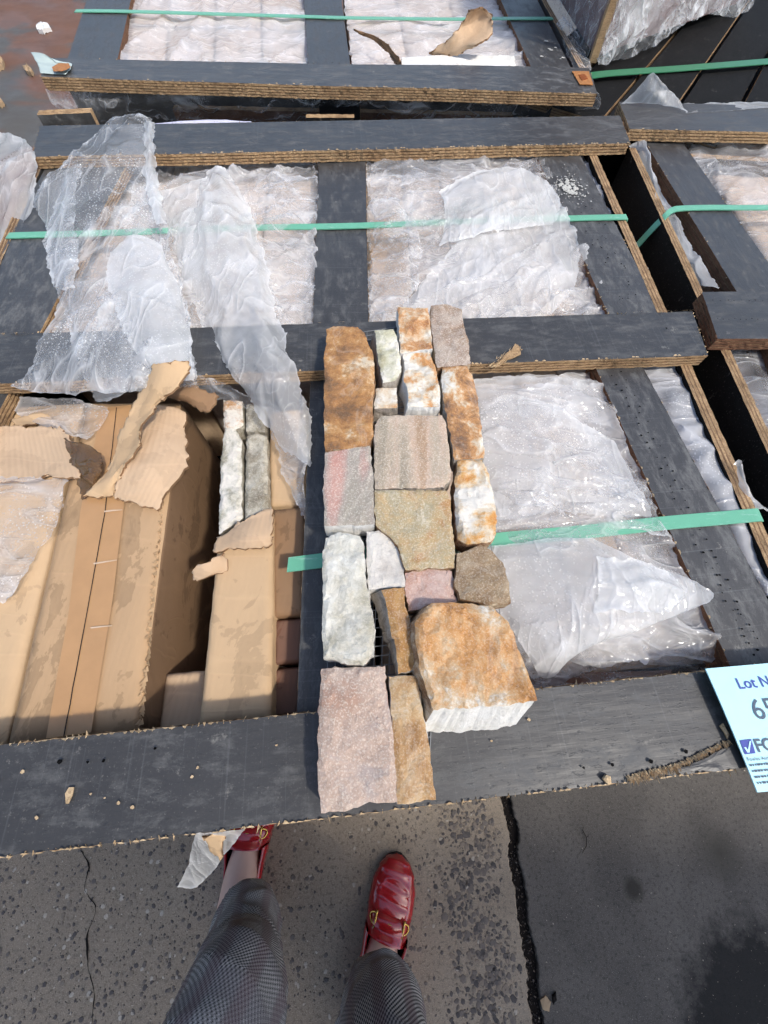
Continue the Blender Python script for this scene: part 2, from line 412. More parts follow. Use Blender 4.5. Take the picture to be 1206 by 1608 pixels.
def box_px(px, dz, depth, mat, seed=0, ch=.004, sag=.002):
    """carton lid + walls from four top corners in the photograph: returns mesh data"""
    q = [U(x, y, dz) for x, y in px]; z1 = q[0].z
    na, nb = 14, 24; V = []; F = []
    for j in range(nb+1):
        for i in range(na+1):
            p = (q[0].lerp(q[1], i/na)).lerp(q[3].lerp(q[2], i/na), j/nb)
            e = min(i/na, 1-i/na, j/nb, 1-j/nb)
            z = z1+sag*N(p.x*16, p.y*16, seed)*min(1, e*8)-(ch*.7 if e == 0 else 0)
            V.append((p.x+.0008*N(p.x*70, p.y*70, seed), p.y+.0008*N(p.x*70, p.y*70, seed+4), z))
    W = na+1
    F = [(j*W+i, j*W+i+1, (j+1)*W+i+1, (j+1)*W+i) for j in range(nb) for i in range(na)]
    loop = [i for i in range(na)]+[j*W+na for j in range(nb)]+[nb*W+i for i in range(na, 0, -1)]+[j*W for j in range(nb, 0, -1)]
    c = (q[0]+q[2])/2; n0 = len(V); k = len(loop)
    for lv, off in ((1, .0015), (2, .0012), (3, .0012)):
        for t in loop:
            v = Vector(V[t]); d = (v-c); d.z = 0
            d = d.normalized()
            zz = (z1-ch*1.6, z1-depth*.5, z1-depth)[lv-1]
            V.append((v.x+d.x*off, v.y+d.y*off, zz))
    for r in range(3):
        for i in range(k):
            a = loop[i] if r == 0 else n0+(r-1)*k+i; b = loop[(i+1) % k] if r == 0 else n0+(r-1)*k+(i+1) % k
            F.append((a, n0+r*k+i, n0+r*k+(i+1) % k, b))
    F.append(tuple(n0+2*k+i for i in range(k)))
    uv = [(v[0]*1.0, v[1]) for v in V]
    return V, F, uv
def carton(label, px, dz, depth, mat, seed=0, name='cardboard_carton', group=None, tape=None, seam=None, side=None, **kw):
    c = U(*px[0], dz); t = thing(name, label, 'carton', (c.x, c.y, T+dz-depth), group)
    V, F, uv = box_px(px, dz, depth, mat, seed, **kw)
    obj('carton_body', V, F, [mat, side or mat], t, [0 if k < 14*24 else 1 for k in range(len(F))], True, uv)
    if tape: strip('packing_tape', tape, TAPE, t, dz+.0035)
    if seam: strip('lid_seam', seam, BLACK, t, dz+.0047)
    return t
def strip(name, pxs, mat, parent, dz, wob=.0008):
    """thin strip given as left and right photo edges [(lx,ly,rx,ry),...]"""
    V = []; F = []
    rows = []
    for a, b in zip(pxs, pxs[1:]):
        for k in range(8): rows.append([x+(y-x)*k/8 for x, y in zip(a, b)])
    rows.append(list(pxs[-1]))
    for i, r in enumerate(rows):
        for t in range(5):
            p = U(r[0]+(r[2]-r[0])*t/4, r[1]+(r[3]-r[1])*t/4, dz); p.z += wob*N(p.x*60, p.y*60, 3); V.append(p)
    F = [(i*5+j, i*5+j+1, (i+1)*5+j+1, (i+1)*5+j) for i in range(len(rows)-1) for j in range(4)]
    return obj(name, V, F, mat, parent, None, True)
def strap(label, pts, width, mat=None, th=.0009, tail=None, wdir=None):
    P = [U(*p) if len(p) == 3 else Vector(p[:3]) for p in pts]
    Q = [catmull(P, i/(len(P)*6)) for i in range(len(P)*6+1)]
    if tail: Q += [Q[-1]+(Vector(tail)-Q[-1])*(i/8) for i in range(1, 9)]
    d = P[-1]-P[0]; d.z = 0; wv = Vector((-d.y, d.x, 0)).normalized()*width/2 if wdir is None else Vector(wdir).normalized()*width/2
    V = []; F = []
    for i, p in enumerate(Q):
        t = (Q[min(i+1, len(Q)-1)]-Q[max(i-1, 0)]).normalized(); nn = t.cross(wv).normalized()*th
        if nn.z < 0: nn = -nn
        V += [p+wv+nn, p-wv+nn, p-wv-nn, p+wv-nn]
    for i in range(len(Q)-1):
        for k in range(4): F.append((i*4+k, i*4+(k+1) % 4, (i+1)*4+(k+1) % 4, (i+1)*4+k))
    F += [(0, 1, 2, 3), tuple(len(V)-4+k for k in (3, 2, 1, 0))]
    o = obj('green_strap', V, F, mat or STRAP, None)
    return tag(o, label, 'strap', 'green packing straps')
def flake(name, label, outline, dz, th, mat, cat, parent=None, seed=0, z=None, curl=0.0):
    q = [U(x, y, dz) if z is None else U(x, y, 0, z) for x, y in outline]
    q2 = resample([Vector((p.x, p.y)) for p in q], .004, .0012, seed); n = len(q2); z0 = q[0].z
    c = sum(q2, Vector((0, 0)))/n
    rings = [(1, 0), (1, 1), (.55, 1.25), (0.15, 1.1)]; V = []; F = []
    for s_, h in rings:
        for p in q2:
            r = c+(p-c)*s_; V.append((r.x, r.y, z0+th*h+curl*((r-c).x*.7+(r-c).y)+th*.5*N(r.x*120, r.y*120, seed)))
    for r in range(3): F += [(r*n+i, r*n+(i+1) % n, (r+1)*n+(i+1) % n, (r+1)*n+i) for i in range(n)]
    F.append(tuple(range(3*n, 4*n)))
    o = obj(name, V, F, mat, parent, None, False)
    return tag(o, label, cat) if parent is None else o

# ================================================================== SETTING
def mat_ground(name, base, dark, rough=.85, seed=0.0, patches=()):
    M = Mat(name); c = M.co((1, 1, 1), 'Object', (seed, seed*.7, 0))
    big = M.noise(2.2, c, 6, .6, .4); mid = M.noise(14, c, 9, .75); fine = M.noise(140, c, 6, .75)
    sand = M.noise(620, c, 2, .6)
    a = M.mix(M.ramp(big, [(.35, 0), (.65, 1)]), dark, base)
    a = M.mix(M.math('MULTIPLY', M.ramp(mid, [(.45, 0), (.7, 1)]), .5), a, dark)
    a = M.mix(M.math('MULTIPLY', M.ramp(fine, [(.52, 0), (.60, 1)]), .55), a, tuple(x*.4 for x in dark[:3])+(1,))
    a = M.mix(M.math('MULTIPLY', M.ramp(sand, [(.57, 0), (.64, 1)]), .5), a, tuple(min(1, x*1.7) for x in base[:3])+(1,))
    # the wet, rust-stained part of the yard beyond the crates
    pos = M.n('SeparateXYZ', {0: M.tc.outputs['Object']})
    yy = M.math('ADD', pos.outputs[1], M.math('MULTIPLY', M.noise(1.6, None, 4), 1.2))
    wet = M.ramp(M.math('MULTIPLY', M.math('SUBTRACT', yy, 1.6), .5, True), [(.1, 0), (.5, 1)])
    rust = M.ramp(M.noise(.9, M.co((1, 1, 1), 'Object', (.9, 2.35, 0)), 5, .55, .8), [(.47, 0), (.53, 1)])
    far = M.mix(rust, L(106, 104, 98, .8), L(140, 96, 70, .8))
    far = M.mix(M.math('MULTIPLY', M.noise(7, None, 6, .7), .8), far, L(60, 52, 48))
    a = M.mix(wet, a, far)
    for (cx_, cy_), rad, soft, col in patches:   # large black patch, small oil and damp marks, all with ragged soft rims
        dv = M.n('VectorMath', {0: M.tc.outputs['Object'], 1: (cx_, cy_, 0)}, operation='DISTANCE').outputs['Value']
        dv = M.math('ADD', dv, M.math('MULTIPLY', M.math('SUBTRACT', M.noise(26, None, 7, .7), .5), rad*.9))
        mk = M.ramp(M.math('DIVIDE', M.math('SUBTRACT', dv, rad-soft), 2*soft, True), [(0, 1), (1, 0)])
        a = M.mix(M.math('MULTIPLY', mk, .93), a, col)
    r = M.mix(wet, (rough,)*3+(1,), M.ramp(M.noise(3, None, 4), [(.4, .5), (.6, .8)]))
    b = M.bump(fine, .5, .0015); b = M.bump(sand, .4, .0008, b); b = M.bump(mid, .4, .004, b)
    return M.set(base=a, rough=r, spec=.35, nrm=b)
G_LEFT = mat_ground('aggregate_concrete', L(170, 154, 132, .82), L(140, 125, 106, .82))
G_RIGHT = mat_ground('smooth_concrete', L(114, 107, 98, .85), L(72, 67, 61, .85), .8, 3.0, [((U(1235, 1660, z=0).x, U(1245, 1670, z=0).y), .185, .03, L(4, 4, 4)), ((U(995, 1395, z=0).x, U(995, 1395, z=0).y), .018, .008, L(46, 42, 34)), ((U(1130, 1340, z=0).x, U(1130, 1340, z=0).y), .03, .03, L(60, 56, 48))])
SOIL = simple('joint_dirt', L(34, 30, 27), .95, .1, 0, .5, 120, .9)
jp = [U(x, y, z=0) for x, y in ((792, 1240), (799, 1272), (808, 1310), (806, 1345), (818, 1400), (822, 1450), (836, 1510), (838, 1560), (846, 1608))]
d0 = (jp[-1]-jp[0]).normalized(); d0.z = 0
line = [jp[0]-d0*40]+[jp[0]-d0*(3-k*.25) for k in range(12)]+jp+[jp[-1]+d0*k*.25 for k in range(1, 12)]+[jp[-1]+d0*40]
def edge_pts(off, seed):
    out = []
    for a, b in zip(line, line[1:]):
        ln = (b-a).length; n = 1 if ln > 5 else max(1, int(ln/.004))
        for k in range(n):
            p = a.lerp(b, k/n); out.append(Vector((p.x+off+.004*N(p.x*30, p.y*30, seed)+.0035*N(p.x*120, p.y*120, seed)+.002*N(p.x*400, p.y*400, seed), p.y)))
    out.append(Vector((line[-1].x+off, line[-1].y))); return out
def slab(name, edge, far_x, mat, seed):
    flip = far_x > 0
    V = [(p.x, p.y, -.0015) for p in edge]+[(p.x+(.0025 if flip else -.0025), p.y, 0) for p in edge]+[(p.x, p.y, -.014) for p in edge]
    n = len(edge)
    F = [(i, i+1, n+i+1, n+i) for i in range(n-1)]+[(2*n+i, 2*n+i+1, i+1, i) for i in range(n-1)]
    k = len(V); V += [(far_x, edge[0].y, 0), (far_x, edge[-1].y, 0)]
    F.append(tuple(range(n, 2*n))+(k+1, k))
    o = obj(name, V, F, mat, None, center=False); o['kind'] = 'structure'; return o
gs = 90
g = obj('ground', [(-gs, -gs, -.013), (gs, -gs, -.013), (gs, gs, -.013), (-gs, gs, -.013)], [(0, 1, 2, 3)], SOIL, None, center=False); g['kind'] = 'structure'
slab_l = slab('concrete_slab', edge_pts(-.012, 1), -60, G_LEFT, 1)
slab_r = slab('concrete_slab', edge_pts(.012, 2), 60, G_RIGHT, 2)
# exposed aggregate in the older slab
CH = [simple('aggregate_chip', L(*c), .55, .4, 0, .35, 300, .5) for c in ((78, 70, 64), (98, 88, 78), (60, 54, 50), (120, 106, 90), (168, 156, 138))]
def chips(name, n, fx, smin, smax, seed, cols, par):
    rs = random.Random(seed); B = MB(); k = 0; tries = 0
    while k < n and tries < n*30:
        tries += 1
        x, y = rs.uniform(-30, 835), rs.uniform(1190, 1640)
        if rs.random() > fx(x, y): continue
        p = U(x, y, z=0); s_ = smin+(smax-smin)*rs.random()**2.2; m_ = rs.randint(5, 8); a0 = rs.uniform(0, 6)
        el = rs.uniform(.5, 1); ea = rs.uniform(0, 3)
        V = []
        for h, q in ((-.001, 1.0), (.0005, .93), (.0008, .45)):
            for i in range(m_):
                a = a0+2*math.pi*i/m_; rr = s_*q*(.75+.4*((i*7919+k*31) % 10)/10)
                dx, dy = rr*math.cos(a), rr*el*math.sin(a)
                V.append((p.x+dx*math.cos(ea)-dy*math.sin(ea), p.y+dx*math.sin(ea)+dy*math.cos(ea), h))
        F = [tuple(range(2*m_, 3*m_))]+[(r*m_+i, r*m_+(i+1) % m_, (r+1)*m_+(i+1) % m_, (r+1)*m_+i) for r in (0, 1) for i in range(m_)]
        B.add(V, F, rs.choice(cols)); k += 1
    o = B.build(name, CH, par); o['kind'] = 'stuff'; return o
def jx(y): return 792+(y-1240)*.147
chips('exposed_aggregate', 3600, lambda x, y: (.9 if x < 470 else .30+.4*(N(x*.012, y*.012, 2) > 0)) if x < jx(y)-25 else 0, .0007, .0058, 3, [0, 0, 1, 1, 3, 4], slab_l)
chips('exposed_aggregate', 1000, lambda x, y: max(0, 1-abs(x-(jx(y)-75+12*math.sin(y*.03)))/62)*(x < jx(y)-16), .002, .0085, 4, [0, 1, 1, 2, 3], slab_l)
# crack across the old slab
B = MB()
cr = [(128, 1335), (140, 1360), (133, 1395), (150, 1425), (138, 1470), (140, 1520), (148, 1560), (143, 1620)]
P = [U(x, y, z=0) for x, y in cr]; Q = [catmull(P, i/60) for i in range(61)]
V = []
for i, p in enumerate(Q):
    ww = .0005+.0012*max(0, N(i*.35, 1.3))+(.003*max(0, N(i*.12, 7.7)))
    off = .003*N(i*.5, 3.3); V += [(p.x-ww+off, p.y, .0012), (p.x+ww+off, p.y, .0012)]
B.add(V, [(2*i, 2*i+1, 2*i+3, 2*i+2) for i in range(60)], 0)
B.build('crack', SOIL, slab_l)
# grit in the joint
rs = random.Random(5); B = MB()
for i in range(420):
    a = rs.random(); p = U(jx(1225+a*410)+rs.uniform(-9, 9), 1225+a*410, z=0); s_ = rs.uniform(.0008, .0028)
    V = [(p.x+rs.uniform(-s_, s_), p.y+rs.uniform(-s_, s_), -.012+rs.uniform(0, s_*1.6)) for _ in range(5)]
    B.add(V, [(0, 1, 2), (0, 2, 3), (0, 3, 1), (4, 1, 2), (4, 2, 3), (4, 3, 1)], rs.randint(0, 3))
B.build('joint_grit', CH, g)['kind'] = 'stuff'
rs = random.Random(15)
for par, x0, x1, nn_ in ((slab_l, -30, 790, 900), (slab_r, 830, 1240, 900)):
    B = MB()
    for i in range(nn_):
        p = U(rs.uniform(x0, x1), rs.uniform(1200, 1640), z=0); s_ = rs.uniform(.0004, .0011)*(2 if rs.random() < .06 else 1)
        V = [(p.x+rs.uniform(-s_, s_), p.y+rs.uniform(-s_, s_), rs.uniform(0, s_*1.2)) for _ in range(5)]
        B.add(V, [(0, 1, 2), (0, 2, 3), (0, 3, 1), (4, 1, 2), (4, 2, 3), (4, 3, 1)], rs.choice((0, 2, 3, 4, 4)))
    o = B.build('grit', CH, par); o['kind'] = 'stuff'
# canopy added unseen behind the camera to shade the ground in front of the crate
SHEET = simple('shade_roof_sheet', L(150, 152, 150, .8), .5, .4, .2, .12, 8, .2)
wt = thing('added_shade_canopy', 'grey sheet metal canopy on posts, added out of view to cast shade', 'canopy', (2.4, -2.2, 0))
B = MB(); V = []; nc = 120
for i in range(nc+1):
    x = .55+4.4*i/nc; z = 3.0+.018*math.sin(i*1.6)
    V += [(x, -3.0, z+.14), (x, -1.47, z), (x, -1.47, z-.008), (x, -3.0, z+.132)]
B.add(V, [(4*i+k, 4*i+(k+1) % 4, 4*i+4+(k+1) % 4, 4*i+4+k) for i in range(nc) for k in range(4)], 0)
B.build('shade_roof_sheet', SHEET, wt)
for x in (.75, 2.7, 4.7):
    B = MB(); B.quadbox([(x-.04, -2.9), (x+.04, -2.9), (x+.04, -2.82), (x-.04, -2.82)], 0, 3.08, 0); B.build('post', SHEET, wt)
    B = MB(); B.quadbox([(x-.03, -2.95), (x+.03, -2.95), (x+.03, -1.55), (x-.03, -1.55)], 2.86, 2.97, 0); B.build('rafter', SHEET, wt)

# ================================================================== CRATES
RL = -.021       # level of the rails under the top bars
main = thing('open_crate', 'large open black plywood crate of stone under the loose stone panel', 'crate', (-.13, .55, 0), 'black plywood crates of stone')
plank('top_bar', main, [(-190, 1368), (1240, 1197), (1205, 1044), (-190, 1190)], 0, .020, 1, FILM_CLEAN, splinter=520, jit=.0018)
plank('top_bar', main, [(-190, 610), (1113, 557), (1088, 488), (-190, 531)], 0, .020, 2, FILM, splinter=330)
plank('top_bar', main, [(50, 247), (990, 225), (973, 182), (62, 197)], 0, .020, 3, FILM, splinter=330, jit=.003)
plank('rail', main, [(466, 1130), (590, 1122), (574, 235), (502, 236)], RL, .02, 4, FILM)
plank('rail', main, [(962, 508), (1044, 502), (905, 232), (838, 234)], RL, .034, 5, FILM_WORN, (PLYR, GLUE), splinter=60)
plank('rail', main, [(1152, 1058), (1264, 1050), (1001, 562), (930, 566)], RL, .034, 6, FILM_WORN, (PLYR, GLUE), splinter=60)
plank('rail', main, [(-70, 760), (-175, 750), (76, 250), (206, 248)][::-1] if False else [(-175, 750), (-62, 760), (204, 248), (78, 250)], RL, .02, 7, FILM_WORN, splinter=60)
pR0, pR1 = U(932, 246, RL), U(1216, 890, RL)
dR = (pR1-pR0).normalized(); pR1e = pR0+dR*1.12; pR0e = pR0-dR*.04
upright('side_panel', main, pR0e, pR1e, .017, .1, T+RL, 8, [FILM_DARK, PLY, GLUE])  # darkened film: shade of the gap put into the panel colour
pL0 = U(66, 248, RL); pL1 = U(12, 372, RL); dL = (pL1-pL0).normalized(); pL1e = pL0+dL*1.2
upright('side_panel', main, pL0, pL1e, .017, .1, T+RL, 9)
bl, br = U(52, 186, .006), U(960, 186, -.03)
upright('back_panel', main, U(56, 188, 0)+Vector((0, .02, 0)), U(140, 184, 0)+Vector((0, .02, 0)), .02, .1, T+.004, 10)
upright('back_panel', main, U(150, 190, RL)+Vector((0, .03, 0)), U(955, 180, RL)+Vector((0, .03, 0)), .017, .1, T-.075, 11)
fl, fr = U(-180, 1250, RL), U(1230, 1110, RL)
upright('front_panel', main, fl+Vector((0, .015, 0)), fr+Vector((0, .015, 0)), .017, .1, T-.022, 12)
cor = [pL1e, pR1e, pR0e, pL0]
B = MB(); B.quadbox([(p.x, p.y) for p in cor], .085, .1, 0); B.build('base_board', [FILM_DARK], main)
for k in (0.04, .47, .90):
    B = MB(); a = cor[0].lerp(cor[1], k); b = cor[3].lerp(cor[2], k); d = Vector((.09, 0, 0))
    B.quadbox([(a.x, a.y), (a.x+.09, a.y), (b.x+.09, b.y), (b.x, b.y)], 0, .084, 0); B.build('skid', [PLYR], main)
# staple holes, bare spots and gouges on the planks
HOLE = simple('staple_hole', L(14, 13, 13), .9, .1)
def dots(name, pts, dz, r, mat, parent, seed=0):
    rs = random.Random(seed); B = MB()
    for x, y in pts:
        p = U(x, y, dz); m_ = 6; rr = r*rs.uniform(.6, 1.3)
        V = [(p.x+rr*math.cos(i*1.047+seed)*rs.uniform(.6, 1.2), p.y+rr*.8*math.sin(i*1.047+seed)*rs.uniform(.6, 1.2), p.z+.0021) for i in range(m_)]
        B.add(V, [tuple(range(m_))], 0)
    o = B.build(name, mat, parent); o['kind'] = 'stuff'; return o
rs = random.Random(21)
pts = []
for k in range(34):
    t = k/33; x = 962+t*(1180-962); y = 590+t*(1025-590)
    pts += [(x+rs.uniform(-4, 4), y+rs.uniform(-4, 4)), (x+11+rs.uniform(-4, 4), y-5+rs.uniform(-4, 4))]
pts += [(905+rs.uniform(-20, 40), 255+rs.uniform(0, 200)) for k in range(2)]
for k in range(46):
    t = rs.random(); pts.append((868+t*105+rs.uniform(0, 40), 262+t*215+rs.uniform(-6, 6)))
dots('staple_holes', pts, RL, .0016, HOLE, main, 3)
dots('nail_holes', [(245, 1175), (1045, 517), (1075, 1180), (1020, 1195), (960, 1200), (915, 1205), (96, 1195), (0, 1226), (140, 1196), (165, 1194)], 0, .0024, HOLE, main, 4)
dots('bare_spots', [(60, 1283), (145, 1246), (167, 1252), (188, 1260), (210, 1267), (312, 1205), (771, 1163), (435, 1170), (303, 1219), (830, 1130), (705, 1110), (38, 1211)], 0, .0017, RAW, main, 5)
flake('gouge', None, [(104, 1262), (103, 1246), (109, 1236), (117, 1236), (114, 1250), (108, 1262)][::-1], .0018, .0008, RAW, None, main, 3)
tornpx = [(985, 1221), (1020, 1208), (1062, 1197), (1100, 1181), (1142, 1160), (1144, 1165), (1104, 1186), (1066, 1202), (1040, 1213), (1020, 1222)]
def fibres(px0, px1, n, lmin, lmax, spread, dz, parent, seed, dirv=(0, -1)):
    rs = random.Random(seed); B = MB(); d = Vector((dirv[0], dirv[1], 0)).normalized()
    for k in range(n):
        t = rs.random(); x = px0[0]+(px1[0]-px0[0])*t+rs.uniform(-spread, spread); y = px0[1]+(px1[1]-px0[1])*t+rs.uniform(-spread, spread)*.8
        p = U(x, y, dz); ln = rs.uniform(lmin, lmax); a = rs.gauss(0, .35); dd_ = Vector((d.x*math.cos(a)-d.y*math.sin(a), d.x*math.sin(a)+d.y*math.cos(a), 0)); sd_ = Vector((-dd_.y, dd_.x, 0))*rs.uniform(.0004, .0012)
        B.add([p-sd_+Vector((0, 0, .0012)), p+sd_+Vector((0, 0, .0012)), p+dd_*ln+Vector((0, 0, .0012+rs.uniform(0, .0025))), p+dd_*ln*.4+Vector((0, 0, .003))], [(0, 1, 3), (1, 2, 3), (0, 3, 2)], 0)
    o = B.build('torn_fibres', RAW, parent); o['kind'] = 'stuff'; return o
fibres((985, 1219), (1062, 1200), 150, .002, .009, 4, 0, main, 1)
fibres((1062, 1200), (1142, 1162), 130, .0015, .006, 3, 0, main, 2)
flake('exposed_ply', None, [(1060, 1209), (1105, 1191), (1150, 1168), (1170, 1203), (1130, 1211)][::-1], .0015, .0012, FILM_WORN, None, main, 8)
flake('torn_film_edge', None, [(1129, 1140), (1134, 1136), (1142, 1152), (1141, 1160)][::-1], .0018, .0018, RAW, None, main, 9)
gg = [(764, 578), (782, 566), (790, 552), (806, 548), (808, 538), (818, 545), (822, 562), (808, 566), (795, 566), (782, 578), (775, 582)]
gg = [(772, 576), (786, 566), (796, 555), (806, 550), (808, 542), (814, 546), (817, 558), (806, 563), (795, 566), (782, 577)]
flake('gouge', None, gg[::-1], .0014, .002, PLY, None, main, 10, curl=.03)
fibres((770, 578), (812, 548), 60, .003, .012, 6, .001, main, 5, (.6, .7))
# plaster splash on the upper right rail
PLAST = simple('dried_plaster', L(196, 194, 186, .8), .9, .2)
rs = random.Random(8); B = MB()
for k in range(230):
    a = rs.gauss(0, 1); b = rs.gauss(0, 1); x = 893+13*a+4*b; y = 296+12*b+2*a
    p = U(x, y, RL); s_ = rs.uniform(.0006, .0042)*(1.3 if abs(a)+abs(b) < 1.2 else .6); m_ = 6
    V = [(p.x+s_*rs.uniform(.5, 1.2)*math.cos(i*1.047), p.y+s_*rs.uniform(.5, 1.2)*math.sin(i*1.047), p.z+.0019) for i in range(m_)]+[(p.x, p.y, p.z+.0026+rs.uniform(0, .001))]
    B.add(V, [(i, (i+1) % m_, m_) for i in range(m_)], 0)
o = B.build('plaster_splash', PLAST, main); o['kind'] = 'stuff'

# rear crate
rear = thing('closed_crate', 'black plywood crate behind the open crate with a rusty tag on its corner', 'crate', (-.2, 1.75, 0), 'black plywood crates of stone')
plank('top_bar', rear, [(64, 121), (938, 147), (925, 107), (77, 91)], 0, .024, 31, FILM_WORN, splinter=140, jit=.0022, layers=9)
plank('rail', rear, [(104, 97), (182, 102), (216, -45), (152, -45)], RL, .03, 32, FILM_CLEAN, (PLYR, GLUE))
plank('rail', rear, [(485, 115), (552, 116), (530, -45), (474, -45)], RL, .03, 33, FILM_CLEAN, (PLYR, GLUE))
plank('rail', rear, [(838, 114), (900, 114), (822, -45), (766, -45)], RL, .03, 34, FILM, (PLYR, GLUE), splinter=20)
plank('top_bar', rear, [(140, -62), (850, -52), (845, -72), (150, -82)], 0, .024, 35, FILM, jit=.002)
a, b = U(72, 108, RL), U(935, 128, RL); dd = (b-a).normalized(); nn = Vector((-dd.y, dd.x, 0))
upright('front_panel', rear, a+dd*.02+nn*.03, b-dd*.02+nn*.03, .018, .1, T-.05, 36)
upright('batten', rear, a+dd*.3-nn*.012, a+dd*1.25-nn*.012, .02, T-.11, T-.085, 37, [PLYR, PLY, PLY])
upright('batten', rear, U(500, 150, -.03)-nn*.004, U(565, 152, -.03)-nn*.004, .018, .1, T-.03, 38, [FILM_DARK, PLY, GLUE])
upright('batten', rear, U(480, 186, -.04)+nn*.012, U(556, 186, -.04)+nn*.012, .016, .1, T-.04, 39, [FILM_DARK, PLY, PLY])
upright('side_panel', rear, b-dd*.015+nn*.04, b-dd*.015+nn*.95, .018, .1, T+RL, 40)
upright('side_panel', rear, a+dd*.09+nn*.04, a+dd*.09+nn*.95, .018, .1, T-.055, 41)
B = MB(); B.quadbox([(v.x, v.y) for v in (a+nn*.03, b+nn*.03, b+nn*.95, a+nn*.95)], .08, .1, 0); B.build('base_board', [FILM_DARK], rear)
for k in (.02, .46, .9):
    B = MB(); p = a.lerp(b, k); B.quadbox([(v.x, v.y) for v in (p+nn*.03, p+dd*.09+nn*.03, p+dd*.09+nn*.95, p+nn*.95)], 0, .08, 0); B.build('skid', [PLYR], rear)
RUST = simple('rusty_tag', L(176, 120, 72, .9), .7, .3, .2, .5, 160, .6)
RUSTD = simple('rust', L(142, 78, 40, .8), .8, .2, 0, .6, 200, .6)
flake('corner_tag', None, [(898, 113), (924, 113), (931, 134), (910, 133)][::-1], .0015, .0015, RUST, None, rear, 2)
flake('rust_spot', None, [(908, 118), (918, 117), (923, 124), (914, 127)][::-1], .0035, .001, RUSTD, None, rear, 3)
dots('paint_flecks', [(865, 80), (872, 76), (884, 92), (862, 78), (880, 94), (850, 90), (857, 66)], RL, .0055, PLAST, rear, 6)

# right-hand crate
rc = thing('closed_crate', 'black plywood crate at the right with a bar end of reddish wood', 'crate', (1.05, .75, 0), 'black plywood crates of stone')
plank('top_bar', rc, [(989, 203), (1420, 213), (1400, 172), (972, 160)], .003, .021, 51, FILM, splinter=60, jit=.002)
plank('rail', rc, [(1162, 466), (1248, 470), (1068, 218), (1009, 217)], RL, .032, 52, FILM_CLEAN, (PLYR, GLUE), splinter=30)
plank('top_bar', rc, [(1128, 531), (1420, 533), (1390, 455), (1103, 458)], .003, .022, 53, FILM_CLEAN, (PLYR, GLUE))
plank('rail', rc, [(1340, 790), (1420, 790), (1268, 526), (1198, 528)], RL, .032, 54, FILM_CLEAN, (PLYR, GLUE))
q0, q1 = U(1001, 250, RL), U(1212, 708, RL); dq = (q1-q0).normalized()
upright('side_panel', rc, q0-dq*.05, q0+dq*1.02, .015, .1, T+RL, 55, [FILM_DARK, PLY, GLUE])  # same darkened film, gap shade painted on this panel too
nq = Vector((dq.y, -dq.x, 0)); nq = nq if nq.x > 0 else -nq
ca, cb = q0-dq*.05, q0+dq*1.02
B = MB(); B.quadbox([(v.x, v.y) for v in (cb, cb+nq*1.1, ca+nq*1.1, ca)], .08, .1, 0); B.build('base_board', [FILM_DARK], rc)
upright('side_panel', rc, ca+nq*1.1, cb+nq*1.1, .017, .1, T+RL, 56)
upright('back_panel', rc, ca+dq*.0+nq*.03, ca+nq*1.08, .017, .1, T-.03, 57)
upright('front_panel', rc, cb+nq*.03, cb+nq*1.08, .017, .1, T-.03, 58)
for k in (.0, .5, 1.0):
    B = MB(); p = ca+nq*k; B.quadbox([(v.x, v.y) for v in (p, p+dq*1.05, p+dq*1.05+nq*.09, p+nq*.09)], 0, .08, 0); B.build('skid', [PLYR], rc)
dots('staple_holes', [(1118+i*11+(i % 3), 473+(i % 2)) for i in range(9)]+[(1125+i*9, 502+(i % 3)) for i in range(9)], .003, .0014, HOLE, rc, 9)

# dark platform and wrapped load top right
plat = thing('planked_crate', 'dark planked crate top carrying the stretch wrapped load', 'crate', (1.0, 1.9, 0))
o0 = U(932, 150, -.05); dx = (U(1110, 30, -.05)-U(1000, 170, -.05)); dx.z = 0; dx.normalize(); ny = Vector((dx.y, -dx.x, 0))
base0 = o0+ny*-.22+dx*-.12
for k in range(9):
    wk = .135; p = base0+ny*(k*(wk+.012)); jz = -.05-.006*(k % 2)
    s = max(0.0, (1.36-(p.y))/max(.05, dx.y)) if p.y < 1.36 else 0
    p0 = p+dx*s; p1 = p+dx*1.7
    V = [(v.x, v.y) for v in (p0, p0+ny*wk+dx*.0, p1+ny*wk, p1)]
    plank('top_plank', plat, V, 0, .02, 60+k, FILM_DARK, ztop=T+jz, jit=.0008)
B = MB(); p = base0+dx*.25
B.quadbox([(v.x, v.y) for v in (p, p+ny*1.3, p+ny*1.3+dx*1.3, p+dx*1.3)], 0, T-.09, 0); B.build('crate_body', [FILM_DARK], plat)
wc = U(929, 97, -.03); wr = U(1235, -18, -.03); wl = U(872, 2, -.03)
ex = (wr-wc); ex.z = 0; ex.normalize(); ey = (wl-wc); ey.z = 0; ey.normalize()
load = thing('wrapped_load', 'load of stone boxes in shiny stretch wrap on the dark planks', 'wrapped load', (wc.x, wc.y, T-.03))
PURP = simple('purple_carton', L(124, 98, 96, .8), .7, .3, 0, .3, 14, .3)
B = MB(); v = [wc+ex*.02+ey*.02, wc+ex*.9+ey*.02, wc+ex*.9+ey*.8, wc+ex*.02+ey*.8]
if (v[1]-v[0]).cross(v[2]-v[1]).z < 0: v = v[::-1]
B.quadbox([(p.x, p.y) for p in v], T-.028, T+.55, 0); B.build('stacked_cartons', PURP, load)
